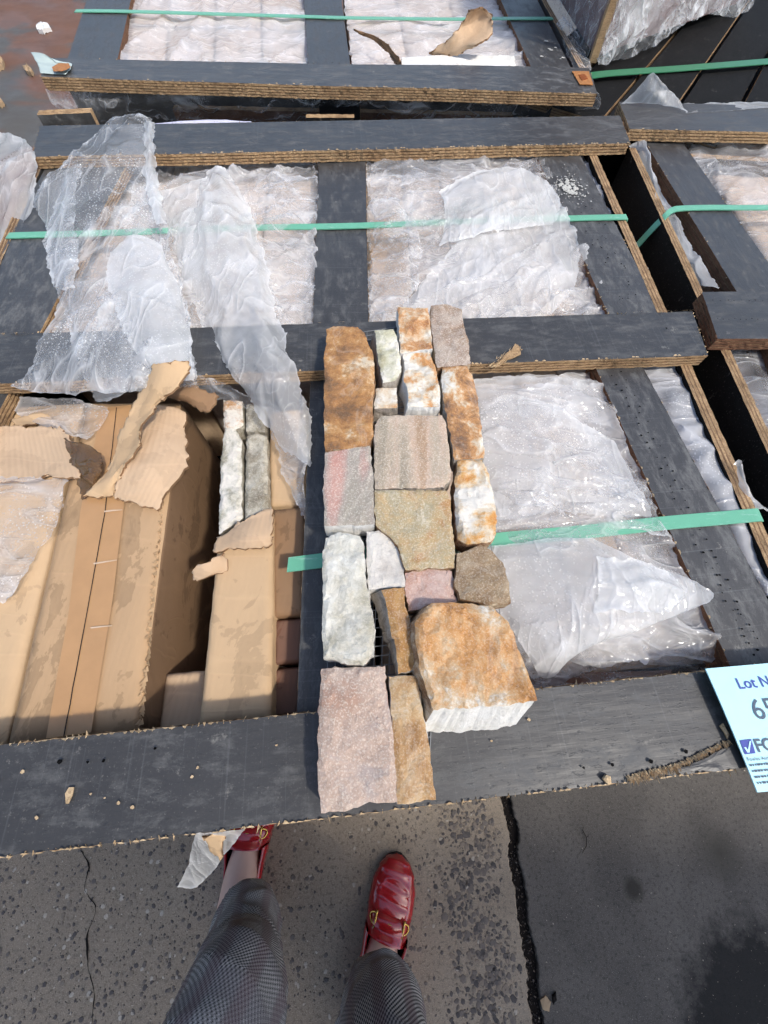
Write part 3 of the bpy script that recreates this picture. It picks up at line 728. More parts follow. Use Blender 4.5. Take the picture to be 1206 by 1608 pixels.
def wrap_face(a, b, seed, sagf):
    nx, nz = 70, 40; V = []
    nrm = Vector((b.y-a.y, a.x-b.x, 0)).normalized()
    if nrm.y > 0: nrm = -nrm
    for j in range(nz+1):
        for i in range(nx+1):
            p = a.lerp(b, i/nx); h = j/nz*.56
            u = i/nx*(b-a).length
            hh = .010*ridge((u+h*.8)*9/2, (h-u*.35)*26, seed)+.006*ridge(u*30, h*60+u*20, seed+3)+.004*ridge(u*70, h*90, seed+4)
            z = T-.03+h-(sagf(u)*(1-j/nz) if sagf else 0)
            V.append(p+nrm*(.006+hh)+Vector((0, 0, z-p.z)))
    W = nx+1
    return V, [(j*W+i, j*W+i+1, (j+1)*W+i+1, (j+1)*W+i) for j in range(nz) for i in range(nx)]
V, F = wrap_face(wc, wc+ex*.92, 3, lambda u: .02*math.sin(u*9)+.012*N(u*12, 3)); obj('stretch_wrap', V, F, PF_WRAP, load, None, True)
V, F = wrap_face(wc, wc+ex*.92, 8, lambda u: .03*N(u*8, 9)); obj('stretch_wrap', [q+Vector((0, -.012, .02)) for q in V], F, PF_WRAP, load, None, True)
V, F = wrap_face(wc, wc+ey*.82, 5, None); obj('stretch_wrap', V, F, PF_CLEAR, load, None, True)
B = MB(); B.quadbox([(p.x, p.y) for p in (wc+Vector((-.008, -.008, 0)), wc+Vector((.012, -.008, 0)), wc+Vector((.012, .012, 0)), wc+Vector((-.008, .012, 0)))], T-.03, T+.5, 0)
B.build('corner_post', [PLY], load)

# ================================================================== CARTONS
front = 'cartons in the front left bay'
carton('tan carton at the far left of the open crate, half under film', [(-150, 1185), (3, 1170), (128, 632), (-10, 640)], -.045, .3, CARD, 1, group=front)
c2 = carton('tan carton with brown tape along its lid seam and stained right half', [(10, 1170), (216, 1145), (283, 632), (136, 632)], -.043, .34, CARD_C, 2, group=front, side=CARD_IN,
       tape=[(72, 1160, 143, 1150), (108, 960, 176, 950), (126, 804, 194, 800), (160, 640, 206, 636)],
       seam=[(99.5, 1156, 101.3, 1156), (137, 955, 138.4, 955), (164, 804, 165.4, 804), (182.5, 640, 183.5, 640)])
# ragged corrugated edge of its torn side
B = MB(); rs = random.Random(4)
for k in range(120):
    t = k/119; x = 216+(250-216)*min(1, t*1.5)+(t-.66)*90*(t > .66); y = 1140+(650-1140)*t
    p = U(x+rs.uniform(-2, 2), y+rs.uniform(-3, 3), -.041); h = rs.uniform(.0, .005)*(2 if rs.random() < .1 else 1)
    B.add([(p.x-.0015, p.y, p.z-.006), (p.x+.002, p.y, p.z-.006), (p.x+rs.uniform(-.002, .0025), p.y+rs.uniform(-.003, .003), p.z+h*.4), (p.x, p.y+.006, p.z-.004)], [(0, 1, 2), (1, 3, 2), (3, 0, 2)], 0)
B.build('torn_edge', CARD, c2)
carton('long tan carton with a torn end beside the empty slot', [(312, 1140), (424, 1128), (428, 806), (342, 846)], -.040, .30, CARD, 3, group=front)
carton('short tan carton sunk low beside the empty slot', [(248, 1150), (320, 1140), (321, 1054), (260, 1060)], -.085, .26, CARD_B, 4, group=front)
carton('small tan carton under the cut strap end', [(429, 966), (476, 962), (478, 796), (427, 800)], -.05, .25, CARD_W, 5, group=front)
carton('small red brown wet carton below the cut strap end', [(431, 1042), (472, 1038), (476, 972), (431, 974)], -.06, .24, CARD_R, 6, group=front)
carton('small dark wet carton with peeling tape next to the front bar', [(428, 1125), (467, 1122), (472, 1048), (431, 1052)], -.065, .24, CARD_R, 7, group=front)
carton('small tan carton behind the cut strap, half under film', [(425, 792), (480, 790), (484, 640), (423, 645)], -.055, .25, CARD, 8, group=front)
SCUFF = simple('white_scuff', L(206, 182, 156, .9), .5, .4, 0, .1)
for a in ((146, 884, 184, 879), (163, 802, 192, 800), (142, 985, 176, 982)):
    strip('scuff', [(a[0], a[1], a[0]+1, a[1]+2.2), ((a[0]+a[2])/2, (a[1]+a[3])/2-.6, (a[0]+a[2])/2, (a[1]+a[3])/2+1.6), (a[2], a[3], a[2], a[3]+1)], SCUFF, c2, -.0375)
def fill(rows, dz, depth, mats, lab, grp, seed):
    """cartons side by side between two photo edges: rows = far-left, far-right, near-right, near-left"""
    fl_, fr_, nr_, nl_ = [Vector(p) for p in rows]; n = len(mats)
    for k, (mt, lb) in enumerate(zip(mats, lab)):
        a, b = (k+.03)/n, (k+.97)/n
        px = [nl_.lerp(nr_, a), nl_.lerp(nr_, b), fl_.lerp(fr_, b), fl_.lerp(fr_, a)]
        carton(lb, [tuple(p) for p in px], dz-.003*(k % 2), depth, mt, seed+k, group=grp)
fill([(205, 240), (500, 238), (494, 560), (70, 560)], -.062, .3, [CARD_PALE, CARD_B, CARD_PALE, CARD_PALE],
     ['pale carton under film in the rear left bay, %s' % s for s in ('beside the left rail', 'second from the left rail', 'second from the centre rail', 'beside the centre rail')], 'cartons in the rear left bay', 30)
fill([(572, 240), (852, 236), (965, 540), (582, 545)], -.062, .3, [CARD_C, CARD_PALE, CARD_PALE, CARD_B, CARD_PALE],
     ['pale carton under film in the rear right bay, %s' % s for s in ('beside the centre rail', 'second from the centre rail', 'middle one', 'second from the right rail', 'beside the right rail')], 'cartons in the rear right bay', 40)
fill([(590, 585), (945, 575), (1150, 1035), (600, 1085)], -.066, .3, [CARD_PALE, CARD_PALE, CARD_PALE, CARD_B, CARD_PALE],
     ['pale carton under film in the front right bay, %s' % s for s in ('beside the centre rail under the stones', 'second from the centre rail', 'middle one', 'second from the right rail', 'beside the right rail')], 'cartons in the front right bay', 50)
fill([(200, -45), (478, -45), (488, 125), (180, 125)], -.05, .3, [CARD_PALE]*4,
     ['pale carton in the crate behind, left bay, %s' % s for s in ('leftmost', 'second from the left', 'third from the left', 'beside its centre rail')], 'cartons in the crate behind', 60)
fill([(534, -45), (770, -45), (842, 125), (552, 125)], -.05, .3, [CARD_PALE]*3,
     ['pale carton in the crate behind, right bay, %s' % s for s in ('beside its centre rail', 'middle one', 'beside its right rail')], 'cartons in the crate behind', 70)
fill([(1072, 205), (1330, 205), (1500, 470), (1245, 470)], -.06, .3, [CARD_PALE, CARD_PALE],
     ['pale carton in the right crate behind its middle bar, %s' % s for s in ('nearest its rail', 'farther from its rail')], 'cartons in the right crate', 80)
carton('pale carton in the right crate in front of its middle bar', [(1258, 800), (1340, 800), (1200, 520), (1120, 520)], -.06, .3, CARD_PALE, 90, group='cartons in the right crate')
carton('pale carton between the right rail and the right side panel', [(1200, 900), (1215, 890), (935, 255), (915, 256)], -.055, .3, CARD_PALE, 91)
carton('red brown wet carton edge behind the front bar under film', [(790, 1096), (1060, 1074), (1058, 1052), (800, 1062)], -.062, .1, CARD_R, 92)

# ================================================================== STONES
def mat_stone(name, cols, scale=14, speck=.4, stripes=None, seed=0, spk=L(236, 226, 210), dark=None):
    M = Mat(name); c = M.co((1, 1, 1), 'Object', (seed*1.3, seed*.7, seed))
    n1 = M.noise(scale*1.5, c, 12, .72, .3)
    if stripes:
        w_ = M.noise(1, M.co((stripes, 4, 4), 'Object', (seed, 0, 0)), 3, .5, .3)
        n1 = M.math('ADD', M.math('MULTIPLY', w_, .75), M.math('MULTIPLY', n1, .25))
    k = len(cols); a = M.ramp(n1, [(.38+.24*i/(k-1), cc) for i, cc in enumerate(cols)])
    vein = M.ramp(M.math('ABSOLUTE', M.math('SUBTRACT', M.noise(scale*1.1, M.co((1, .5, 1), 'Object', (seed*2, 4, 0)), 6, .6, .8), .5)), [(0, 1), (.03, 0)])
    a = M.mix(M.math('MULTIPLY', vein, .14), a, spk)
    f = M.noise(560, c, 3, .6); f2 = M.noise(110, c, 8, .8)
    a = M.mix(M.math('MULTIPLY', M.ramp(f, [(.53, 0), (.60, 1)]), speck*.75), a, spk)
    a = M.mix(M.math('MULTIPLY', M.ramp(f2, [(.54, 0), (.66, 1)]), .34), a, dark or tuple(x*.45 for x in cols[0][:3])+(1,))
    b = M.bump(f, .7, .0012); b = M.bump(f2, .9, .0035, b); b = M.bump(M.noise(30, c, 5, .6), .5, .005, b)
    return M.set(base=a, rough=.8, spec=.3, nrm=b)
K = 1.0
WHT, CRM, ORG, RST, BRN, GRY, GRN, PNK, DRD = L(228, 222, 210, K), L(214, 196, 168, K), L(200, 148, 96, K), L(164, 112, 72, K), L(132, 96, 66, K), L(160, 150, 138, K), L(156, 152, 124, K), L(200, 164, 150, K), L(168, 96, 86, K)
def stone(label, px, mats, parent, dz=.031, base=.003, seed=0, relief=.0025, rnd=.0014, L_=0.0, F_=0.0, R_=0.0, name='stone', tilt=0.0, cut=()):
    zt = T+dz; zb = T+base
    q = [U(x, y, dz) for x, y in px]; poly = [Vector((p.x, p.y)) for p in q]
    ar = sum(poly[i].x*poly[(i+1) % len(poly)].y-poly[(i+1) % len(poly)].x*poly[i].y for i in range(len(poly)))
    if ar < 0: poly = poly[::-1]
    cc_ = sum(poly, Vector((0, 0)))/len(poly); poly = [p+(p-cc_).normalized()*.0009 for p in poly]
    ol = resample(poly, .0030, .0016, seed)
    n = len(ol); A = np.array([(p.x, p.y) for p in ol]); Bv = np.roll(A, -1, 0)
    lo, hi = A.min(0), A.max(0); st = .0042; pts = list(ol)
    rs_ = random.Random(seed)
    def dist(p):
        d = Bv-A; t = np.clip(((p-A)*d).sum(1)/np.maximum((d*d).sum(1), 1e-12), 0, 1); return np.sqrt(((A+d*t[:, None]-p)**2).sum(1).min())
    y = lo[1]
    while y < hi[1]:
        x = lo[0]
        while x < hi[0]:
            p = np.array((x+rs_.uniform(-.0012, .0012), y+rs_.uniform(-.0012, .0012)))
            # even-odd inside test
            c_ = ((A[:, 1] > p[1]) != (Bv[:, 1] > p[1])) & (p[0] < (Bv[:, 0]-A[:, 0])*(p[1]-A[:, 1])/(Bv[:, 1]-A[:, 1]+1e-12)+A[:, 0])
            if c_.sum() % 2 and dist(p) > .0022: pts.append(Vector(p))
            x += st
        y += st
    vo, eo, fo, ov, _, _ = delaunay_2d_cdt(pts, [(i, (i+1) % n) for i in range(n)], [], 1, 1e-6)
    cx, cy = A.mean(0); yl = lo[1]+(hi[1]-lo[1])*.25
    V = []
    for p in vo:
        d = dist(np.array(p)); r = rnd*(1+.5*N(p.x*60, p.y*60, seed))
        e = 0 if d > r else r-math.sqrt(max(0, r*r-(r-d)**2))
        h = relief*(1.3*N(p.x*16, p.y*16, seed)+.9*N(p.x*45, p.y*45, seed+3)+.45*N(p.x*130, p.y*130, seed+5))+.35*relief*ridge(p.x*28, p.y*28, seed+8)
        V.append((p.x, p.y, zt-e*.8+h*min(1, .35+d/.008)+tilt*(p.y-cy)))
    F = [tuple(f) for f in fo]; Mi = [0]*len(F)
    omap = [None]*n
    for i, orig in enumerate(ov):
        for j in orig:
            if j < n: omap[j] = i
    prev = omap
    for r_, f in enumerate((.18, .45, .75, 1.0)):
        cur = []
        for i in range(n):
            p = ol[i]; t = V[omap[i]]
            ddx, ddy = p.x-cx, p.y-cy; hx = (hi[0]-lo[0])/2; hy = (hi[1]-lo[1])/2
            ox = -L_*max(0, -ddx/hx)**.7*f if ddx < 0 else R_*max(0, ddx/hx)**.7*f
            na_ = ol[(i+2) % n]-ol[i-2]; nl = na_.length or 1; ny0 = -na_.x/nl; nx0 = na_.y/nl
            k_ = max(0, min(1, (-ny0-.55)/.3)); oy = -F_*k_*f
            j_ = .0013*N(p.x*80, p.y*80, seed+r_*2.2+t[2]*50)
            dl = math.hypot(ddx, ddy) or 1
            cur.append(len(V)); V.append((p.x+ox+(j_+.0006)*ddx/dl, p.y+oy+(j_+.0006)*ddy/dl, t[2]+(zb-t[2])*f))
        for i in range(n):
            if prev[i] is None or prev[(i+1) % n] is None: continue
            F.append((prev[i], cur[i], cur[(i+1) % n], prev[(i+1) % n]))
            nx_, ny_ = ol[(i+1) % n].y-ol[i].y, -(ol[(i+1) % n].x-ol[i].x)
            Mi.append(2 if len(mats) > 2 and ny_ < -.8*math.hypot(nx_, ny_) else 1)
        prev = cur
    F.append(tuple(reversed(prev))); Mi.append(1)
    o = obj(name, V, F, mats, parent, Mi, False)
    if label: o['label'] = label
    return o
zA = lambda *p: [(480+x/3.547, 470+y/3.547) for x, y in p]
zB = lambda *p: [(480+x/3.015, 820+y/3.015) for x, y in p]
pc = U(650, 900, .002)
panel = thing('cladding_sheet', 'loose panel of rough brown, white and pink stones laid across the crate', 'stone panel', (pc.x, pc.y, T+.001))
SW = mat_stone('sawn_white', [L(222, 219, 210, K), L(236, 233, 226, K), L(242, 240, 234, K)], 20, .15)
SG = mat_stone('side_grey', [L(120, 110, 98, K), GRY, L(186, 176, 160, K)], 24, .2)
SB = mat_stone('side_brown', [L(110, 80, 54, K), L(150, 112, 76, K), CRM], 24, .2)
S = [
 ('tall rust brown stone at the far left of the panel', zA((115,165),(155,150),(290,155),(325,185),(345,240),(370,290),(378,370),(380,470),(370,600),(375,740),(360,810),(240,825),(110,835),(103,700),(105,560),(110,420),(105,300),(118,250)),
  [mat_stone('rust_brown', [L(122, 92, 66, K), L(150, 108, 70, K), L(172, 124, 76, K), L(190, 146, 96, K), CRM], 14, .1, None, 1), SB], {}),
 ('narrow grey green stone beside the tall rust brown one', zA((385,172),(488,168),(508,205),(518,280),(532,395),(500,445),(430,460),(405,320)),
  [mat_stone('grey_green', [L(168, 160, 128, K), L(200, 196, 168, K), WHT], 16, .2, None, 2), SG], dict(L_=.007, F_=.006, relief=.003)),
 ('small square cream stone', zA((395,495),(505,492),(508,600),(385,605)), [mat_stone('cream', [ORG, CRM, WHT], 22, .2, None, 3), SG], dict(dz=.028)),
 ('orange and white stone at the far end', zA((515,40),(590,45),(680,50),(695,180),(705,270),(640,275),(530,300),(525,180)),
  [mat_stone('orange_white', [RST, ORG, CRM, WHT], 17, .25, None, 4), SW], dict(relief=.0035)),
 ('grey brown sparkling stone at the far right corner', zA((700,35),(790,25),(870,55),(885,170),(910,260),(915,355),(735,375),(715,250),(700,120)),
  [mat_stone('grey_brown', [L(146, 118, 92, K), L(170, 150, 134, K), L(186, 170, 154, K)], 16, .55, None, 5), SB], {}),
 ('white stone with orange right half and sawn end', zA((545,300),(690,295),(725,380),(745,500),(748,590),(570,595),(575,520),(550,440),(555,380)),
  [mat_stone('white_orange', [ORG, L(206, 146, 86, K), CRM, WHT, WHT], 13, .2, None, 6), SW], dict(L_=.005, F_=.003, relief=.0045)),
 ('long orange brown stone on the right side', zA((765,380),(900,375),(935,450),(960,550),(970,660),(998,860),(990,885),(830,890),(810,760),(790,660),(770,560),(755,450)),
  [mat_stone('orange_brown', [L(128, 98, 76, K), L(162, 118, 80, K), ORG, CRM, WHT], 16, .15, None, 7), SG], dict(relief=.0035)),
 ('square pinkish stone in the middle of the panel', zA((425,648),(760,645),(775,680),(800,860),(805,1000),(770,1045),(390,1050),(385,850),(388,700)),
  [mat_stone('pinkish', [L(158, 146, 126, K), L(188, 170, 148, K), L(198, 172, 150, K), L(176, 146, 118, K)], 14, .5, 40, 8), SG], dict(relief=.0014)),
 ('flat stone with red and grey stripes', zA((110,855),(355,815),(372,1000),(378,1250),(105,1255),(105,1000)),
  [mat_stone('striped', [L(186, 172, 156, K), L(160, 152, 138, K), L(168, 156, 144, K), L(184, 150, 138, K), L(194, 146, 132, K)], 10, .5, 34, 9), SW], dict(relief=.0007, rnd=.0015, F_=.001)),
 ('broken green and brown stone below the pinkish one', zA((388,1065),(780,1065),(805,1120),(815,1300))+zB((702,100),(704,212),(475,222),(460,180),(440,110),(400,65))+zA((395,1255),(388,1150)),
  [mat_stone('green_brown', [L(178, 136, 90, K), L(190, 164, 122, K), L(176, 162, 130, K), L(208, 196, 170, K)], 13, .45, None, 10), SB], dict(relief=.002)),
 ('golden stone with a white broken end by the strap', zA((850,895),(985,890),(1015,960),(1040,1060),(1065,1200),(1060,1300),(1030,1345),(900,1360),(850,1330),(835,1200),(835,1000)),
  [mat_stone('golden', [L(190, 124, 60, K), L(210, 160, 96, K), CRM, WHT, WHT], 12, .2, None, 11), SB], dict(relief=.004, rnd=.003)),
 ('long white stone at the left above the pink slab', zB((95,75),(160,45),(255,65),(275,110),(280,260),(305,400),(325,500),(320,620),(270,675),(180,660),(85,640),(80,500),(85,300),(80,150)),
  [mat_stone('chalky', [L(178, 172, 152, K), L(206, 202, 188, K), L(226, 224, 214, K)], 15, .35, None, 12), SW], dict(relief=.004, rnd=.003)),
 ('white three sided stone next to the broken green one', zB((290,45),(365,38),(400,80),(445,130),(465,200),(468,300),(300,315),(293,200)),
  [mat_stone('chalk_grey', [L(196, 188, 178, K), L(218, 212, 202, K), WHT], 14, .25, None, 13), SW], dict(dz=.026)),
 ('small pink and rust stone in the middle', zB((475,240),(560,218),(690,235),(700,270),(695,310),(715,370),(690,390),(580,400),(490,415),(478,330)),
  [mat_stone('pink_rust', [L(186, 120, 66, K), L(190, 142, 116, K), PNK, L(206, 178, 166, K)], 15, .35, None, 14), SB], dict(dz=.027, relief=.003)),
 ('rough brown grey stone beside the film', zB((720,150),(830,110),(870,130),(935,195),(960,300),(970,375),(850,385),(735,360),(710,300),(720,220)),
  [mat_stone('brown_grey', [L(124, 98, 72, K), L(150, 126, 98, K), L(168, 146, 116, K)], 20, .35, None, 15), SB], dict(dz=.034)),
 ('narrow brown stone with a bare left side', zB((360,325),(465,310),(470,400),(505,500),(520,600),(540,690),(440,715),(430,600),(405,510),(385,400)),
  [mat_stone('tan_brown', [L(156, 110, 66, K), L(180, 136, 84, K), L(196, 156, 104, K)], 16, .3, None, 16), SG], dict(L_=.012, dz=.034)),
 ('big thick orange stone with a white sawn front', zB((600,385),(690,380),(760,385),(880,400),(960,470),(1000,580),(1050,700),(1085,810),(1095,840),(980,858),(800,872),(610,885),(580,800),(545,700),(525,570),(520,480),(560,430)),
  [mat_stone('orange', [L(160, 110, 66, K), L(200, 146, 90, K), L(208, 162, 112, K), L(206, 178, 142, K), WHT], 15, .3, None, 17), SB, SW], dict(dz=.048, relief=.0045, rnd=.003, F_=.021, L_=.010)),
 ('large pink grey slab at the near end', zB((75,700),(375,685),(385,850),(410,1000),(425,1200),(432,1320),(390,1325),(300,1320),(190,1365),(75,1375),(62,1200),(62,1000),(65,850)),
  [mat_stone('pink_grey', [L(182, 148, 128, K), L(184, 160, 144, K), L(200, 174, 156, K), L(188, 170, 160, K)], 12, .55, None, 18), mat_stone('side_pink', [PNK, L(196, 156, 142, K), CRM], 20, .3)], dict(relief=.003)),
 ('narrow brown stone with a white tip at the near end', zB((395,735),(530,725),(545,850),(570,1000),(600,1200),(615,1310),(435,1330),(425,1150),(415,950)),
  [mat_stone('amber', [L(166, 124, 80, K), L(190, 150, 104, K), L(204, 172, 130, K), CRM], 14, .3, None, 19), SW], dict(relief=.003)),
]
for i, (lab, px, mats, kw) in enumerate(S): stone(lab, px, mats, panel, seed=i+1, **kw)
# the net under the stones
NET = simple('net_thread', L(120, 122, 124), .7, .3)
def net(c4, nu, nv):
    ca_, cb_, cc_, cd_ = [U(x, y, .001) for x, y in c4]; B = MB()
    for k in range(nu):
        t = k/(nu-1); a = ca_.lerp(cb_, t); b = cd_.lerp(cc_, t); d = Vector((.0004, 0, 0)); h = Vector((0, 0, .0008))
        B.add([a-d, a+d, b+d, b-d, a-d+h, a+d+h, b+d+h, b-d+h], [(0, 3, 2, 1), (4, 5, 6, 7), (0, 4, 7, 3), (1, 2, 6, 5)], 0)
    for k in range(nv):
        t = k/(nv-1); a = ca_.lerp(cd_, t); b = cb_.lerp(cc_, t); d = Vector((0, .0004, 0)); h = Vector((0, 0, .0010))
        B.add([a-d, b-d, b+d, a+d, a-d+h, b-d+h, b+d+h, a+d+h], [(4, 5, 6, 7), (0, 1, 5, 4), (3, 7, 6, 2)], 0)
    B.build('backing_net', NET, panel)
net([(512, 1240), (672, 1235), (712, 500), (520, 530)], 15, 64)
net([(690, 1090), (800, 1085), (770, 850), (690, 860)], 10, 24)
# panels standing on edge in the bay
def edge_panel(label, stones_, seed):
    c = U(*stones_[0][0], -.04); t = thing('cladding_sheet', label, 'stone panel', (c.x, c.y, T-.3), 'stone panels standing on edge')
    for i, (px, mats) in enumerate(zip(stones_[0::2], stones_[1::2])): stone(None, px, mats, t, -.042, -.28, seed+i, .003, .005)
e1 = mat_stone('edge_white', [L(170, 164, 144, K), L(208, 204, 190, K), WHT, WHT], 18, .4, None, 31)
e2 = mat_stone('edge_grey', [L(128, 118, 100, K), L(160, 152, 134, K), L(200, 194, 178, K)], 16, .4, None, 32)
e3 = mat_stone('edge_orange', [ORG, WHT, WHT], 22, .3, None, 33)
edge_panel('white stone panel standing on edge beside the empty slot', [[(350,626),(379,628),(380,664),(368,672),(351,668)], [e3, e2], [(352,672),(366,668),(378,690),(379,812),(342,836),(346,720)], [e1, e2]], 41)
edge_panel('grey stone panel standing on edge beside the small cartons', [[(386,634),(416,638),(414,676),(386,674)], [e2, e2], [(386,684),(400,676),(418,684),(421,805),(383,818),(385,740)], [e2, e2]], 45)

# ================================================================== TORN CARDBOARD
card('cardboard_flap', 'torn pale corrugated flap at the left edge', [[(-25,668,-.030),(40,669,-.030),(98,671,-.028)], [(-28,712,-.032),(45,712,-.030),(110,710,-.024)], [(-30,757,-.034),(50,752,-.032),(124,748,-.022)]], CARD_B, .004, seed=2)
card('cardboard_scrap', 'thin torn cardboard strip above the pale flap', [[(18,654,-.034),(60,650,-.032),(92,660,-.03)], [(16,668,-.034),(58,667,-.033),(94,669,-.031)]], CARD, .003, seed=4)
card('cardboard_flap', 'torn carton lid flap folded back over the taped carton', [[(236,636,-.022),(262,636,-.022),(290,648,-.028)], [(210,690,-.012),(250,690,-.012),(296,704,-.024)], [(190,730,-.012),(235,735,-.012),(292,722,-.022)], [(176,784,-.03),(210,790,-.03),(240,802,-.034)]], CARD_B, .004, seed=6, rag=.004)
card('cardboard_strip', 'curled torn cardboard strip standing up against the plastic', [[(238,572,.04),(262,566,.046),(287,572,.042)], [(228,604,.02),(246,606,.03),(276,606,.03)], [(203,650,.004),(222,652,.008),(243,640,.014)], [(180,700,-.006),(202,704,-.002),(216,696,.004)], [(160,738,-.02),(176,744,-.012),(188,728,-.008)], [(136,776,-.03),(156,782,-.028),(180,786,-.03)]], CARD, .003, seed=8, rag=.006, amp=.004)
card('cardboard_scrap', 'dark torn cardboard scrap under the edge of the plastic', [[(262,606,-.012),(300,606,-.006),(344,622,-.014)], [(258,618,-.016),(296,622,-.01),(334,636,-.018)], [(268,626,-.02),(304,640,-.018),(318,645,-.02)]], CARD_W, .003, seed=10, rag=.004)
card('cardboard_flap', 'creased torn end flap of the long tan carton', [[(364,830,-.030),(400,806,-.028),(426,802,-.030)], [(342,846,-.034),(388,838,-.022),(424,836,-.028)], [(338,868,-.036),(384,862,-.026),(420,862,-.034)]], CARD_B, .004, seed=12, amp=.004)
card('cardboard_scrap', 'small curled cardboard scrap jutting over the empty slot', [[(305,888,-.025),(325,874,-.02),(345,868,-.03)], [(304,900,-.03),(328,892,-.024),(350,884,-.036)], [(312,908,-.032),(330,902,-.03),(346,900,-.04)]], CARD_B, .003, seed=14, amp=.003)
card('tape_strip', 'twisted clear brown tape between the flap and the curled strip', [[(106,684,-.02),(120,688,-.016),(134,696,-.014)], [(112,716,-.022),(136,716,-.01),(160,716,-.012)], [(124,748,-.026),(140,748,-.016),(154,740,-.016)], [(132,780,-.032),(136,780,-.03),(140,776,-.03)]], PF_TAPE, .0004, cat='tape', seed=16, edge=PF_TAPE, amp=.005)
card('cardboard_scrap', 'curled corrugated scrap standing in the crate behind', [[(738,14,.06),(758,11,.06),(777,22,.05)], [(722,36,.035),(750,38,.03),(775,46,.03)], [(704,60,.012),(728,64,.008),(750,68,.012)], [(672,83,-.02),(692,84,-.02),(712,83,-.016)]], CARD_B, .004, seed=18, amp=.005, rag=.007, step=.006)
card('cardboard_scrap', 'thin dark cardboard scrap curling up by the rear centre rail', [[(557,46,.01),(564,48,.012)], [(590,64,.0),(604,64,.006)], [(612,82,-.01),(628,92,-.006)], [(626,104,-.02),(634,108,-.02)]], CARD_W, .003, seed=20, amp=.003)
card('stone_tile', 'white stone strip lying in the crate behind', [[(632,90,-.022),(720,86,-.022),(806,88,-.022)], [(630,108,-.022),(720,107,-.022),(810,106,-.022)]], SW, .02, cat='stone', seed=22, amp=.001, edge=SW)

# ================================================================== PLASTIC FILM
film('plastic_film', 'crumpled film over the rear right bay', [[(572,246,-.05),(650,248,-.046),(760,244,-.046),(858,238,-.04)], [(574,330,-.042),(660,330,-.034),(780,325,-.03),(888,310,-.035)], [(576,420,-.042),(680,425,-.034),(800,410,-.028),(928,400,-.035)], [(579,528,-.045),(690,524,-.036),(830,520,-.03),(978,512,-.04)]], PF_BASE, amp=.010, scale=13, ang=.9, seed=1, step=.0052)
film('plastic_film', 'long radiating fold of milky film crossing the rear right bay', [[(632,478,-.022),(700,400,-.008),(780,335,-.002),(868,290,-.006)], [(634,482,-.02),(730,428,-.006),(830,388,-.004),(908,372,-.014)], [(638,486,-.022),(740,462,-.01),(850,448,-.01),(902,452,-.02)], [(645,494,-.026),(740,500,-.022),(820,508,-.02),(864,492,-.022)]], PF_MILK, amp=.008, scale=15, ang=.62, aniso=6, seed=4, step=.0045)
film('plastic_film', 'glossy bunched film beside the centre rail near the far stones', [[(582,318,-.01),(606,312,-.004),(646,322,-.008)], [(586,380,-.016),(630,384,-.004),(662,400,-.014)], [(580,450,-.018),(616,452,-.008),(650,462,-.016)], [(580,512,-.022),(606,512,-.016),(640,500,-.02)]], PF_CLEAR, amp=.010, scale=16, ang=1.1, aniso=4, seed=6, step=.0042)
film('plastic_film', 'torn beaded film edge under the rear bar', [[(578,262,-.03),(640,256,-.026),(740,262,-.028),(838,250,-.024)], [(590,300,-.026),(650,300,-.02),(730,296,-.022),(850,272,-.02)], [(610,332,-.03),(670,326,-.026),(760,318,-.026),(862,300,-.02)]], PF_CLEAR, amp=.010, scale=16, ang=.5, aniso=5, seed=7, rag=.006, step=.0045)
film('plastic_film', 'crumpled film over the front right bay', [[(722,592,-.042),(800,592,-.032),(870,588,-.03),(948,584,-.04)], [(735,680,-.046),(830,670,-.032),(920,670,-.03),(990,680,-.04)], [(750,780,-.046),(850,770,-.032),(950,770,-.03),(1038,790,-.04)], [(745,890,-.046),(860,880,-.034),(980,880,-.032),(1088,900,-.04)], [(770,990,-.05),(880,990,-.042),(1010,985,-.04),(1135,1000,-.046)], [(800,1090,-.058),(900,1074,-.058),(1020,1064,-.056),(1158,1048,-.054)]], PF_BASE, amp=.010, scale=14, ang=-.4, seed=10, step=.0045)
film('plastic_film', 'smooth milky film fold next to the golden stone', [[(752,642,-.018),(800,618,-.008),(870,640,-.008),(962,692,-.014)], [(755,700,-.02),(830,696,-.004),(905,720,-.008),(1004,770,-.016)], [(765,760,-.022),(845,752,-.01),(925,770,-.012),(1018,795,-.02)], [(772,812,-.026),(850,806,-.022),(930,806,-.022),(1024,812,-.024)]], PF_MILK, amp=.006, scale=11, ang=-.5, aniso=4, seed=13, fine=.6, step=.004)
film('plastic_film', 'milky pointed film corner lying over the right rail', [[(718,866,-.014),(800,852,-.002),(880,846,0),(935,850,-.004)], [(742,918,-.012),(850,900,.008),(950,884,.012),(987,872,.004)], [(790,970,-.012),(900,948,.008),(1020,928,.014),(1122,935,.006)], [(826,1022,-.02),(880,1006,-.004),(940,1000,.002),(1010,984,0)], [(848,1064,-.036),(866,1064,-.032),(886,1042,-.024),(908,1016,-.02)]], PF_MILK, amp=.006, scale=11, ang=-.3, aniso=3, seed=15, fine=.7, rag=.0012, step=.0038)
film('plastic_film', 'clear folded film below the milky corner', [[(800,985,-.03),(900,1000,-.026),(1000,985,-.02),(1085,925,-.012)], [(820,1030,-.04),(910,1030,-.034),(1010,1010,-.03),(1095,990,-.02)], [(836,1076,-.052),(920,1056,-.048),(1020,1040,-.044),(1125,1036,-.035)]], PF_CLEAR, amp=.012, scale=14, ang=-.5, aniso=4, seed=17, step=.0042)
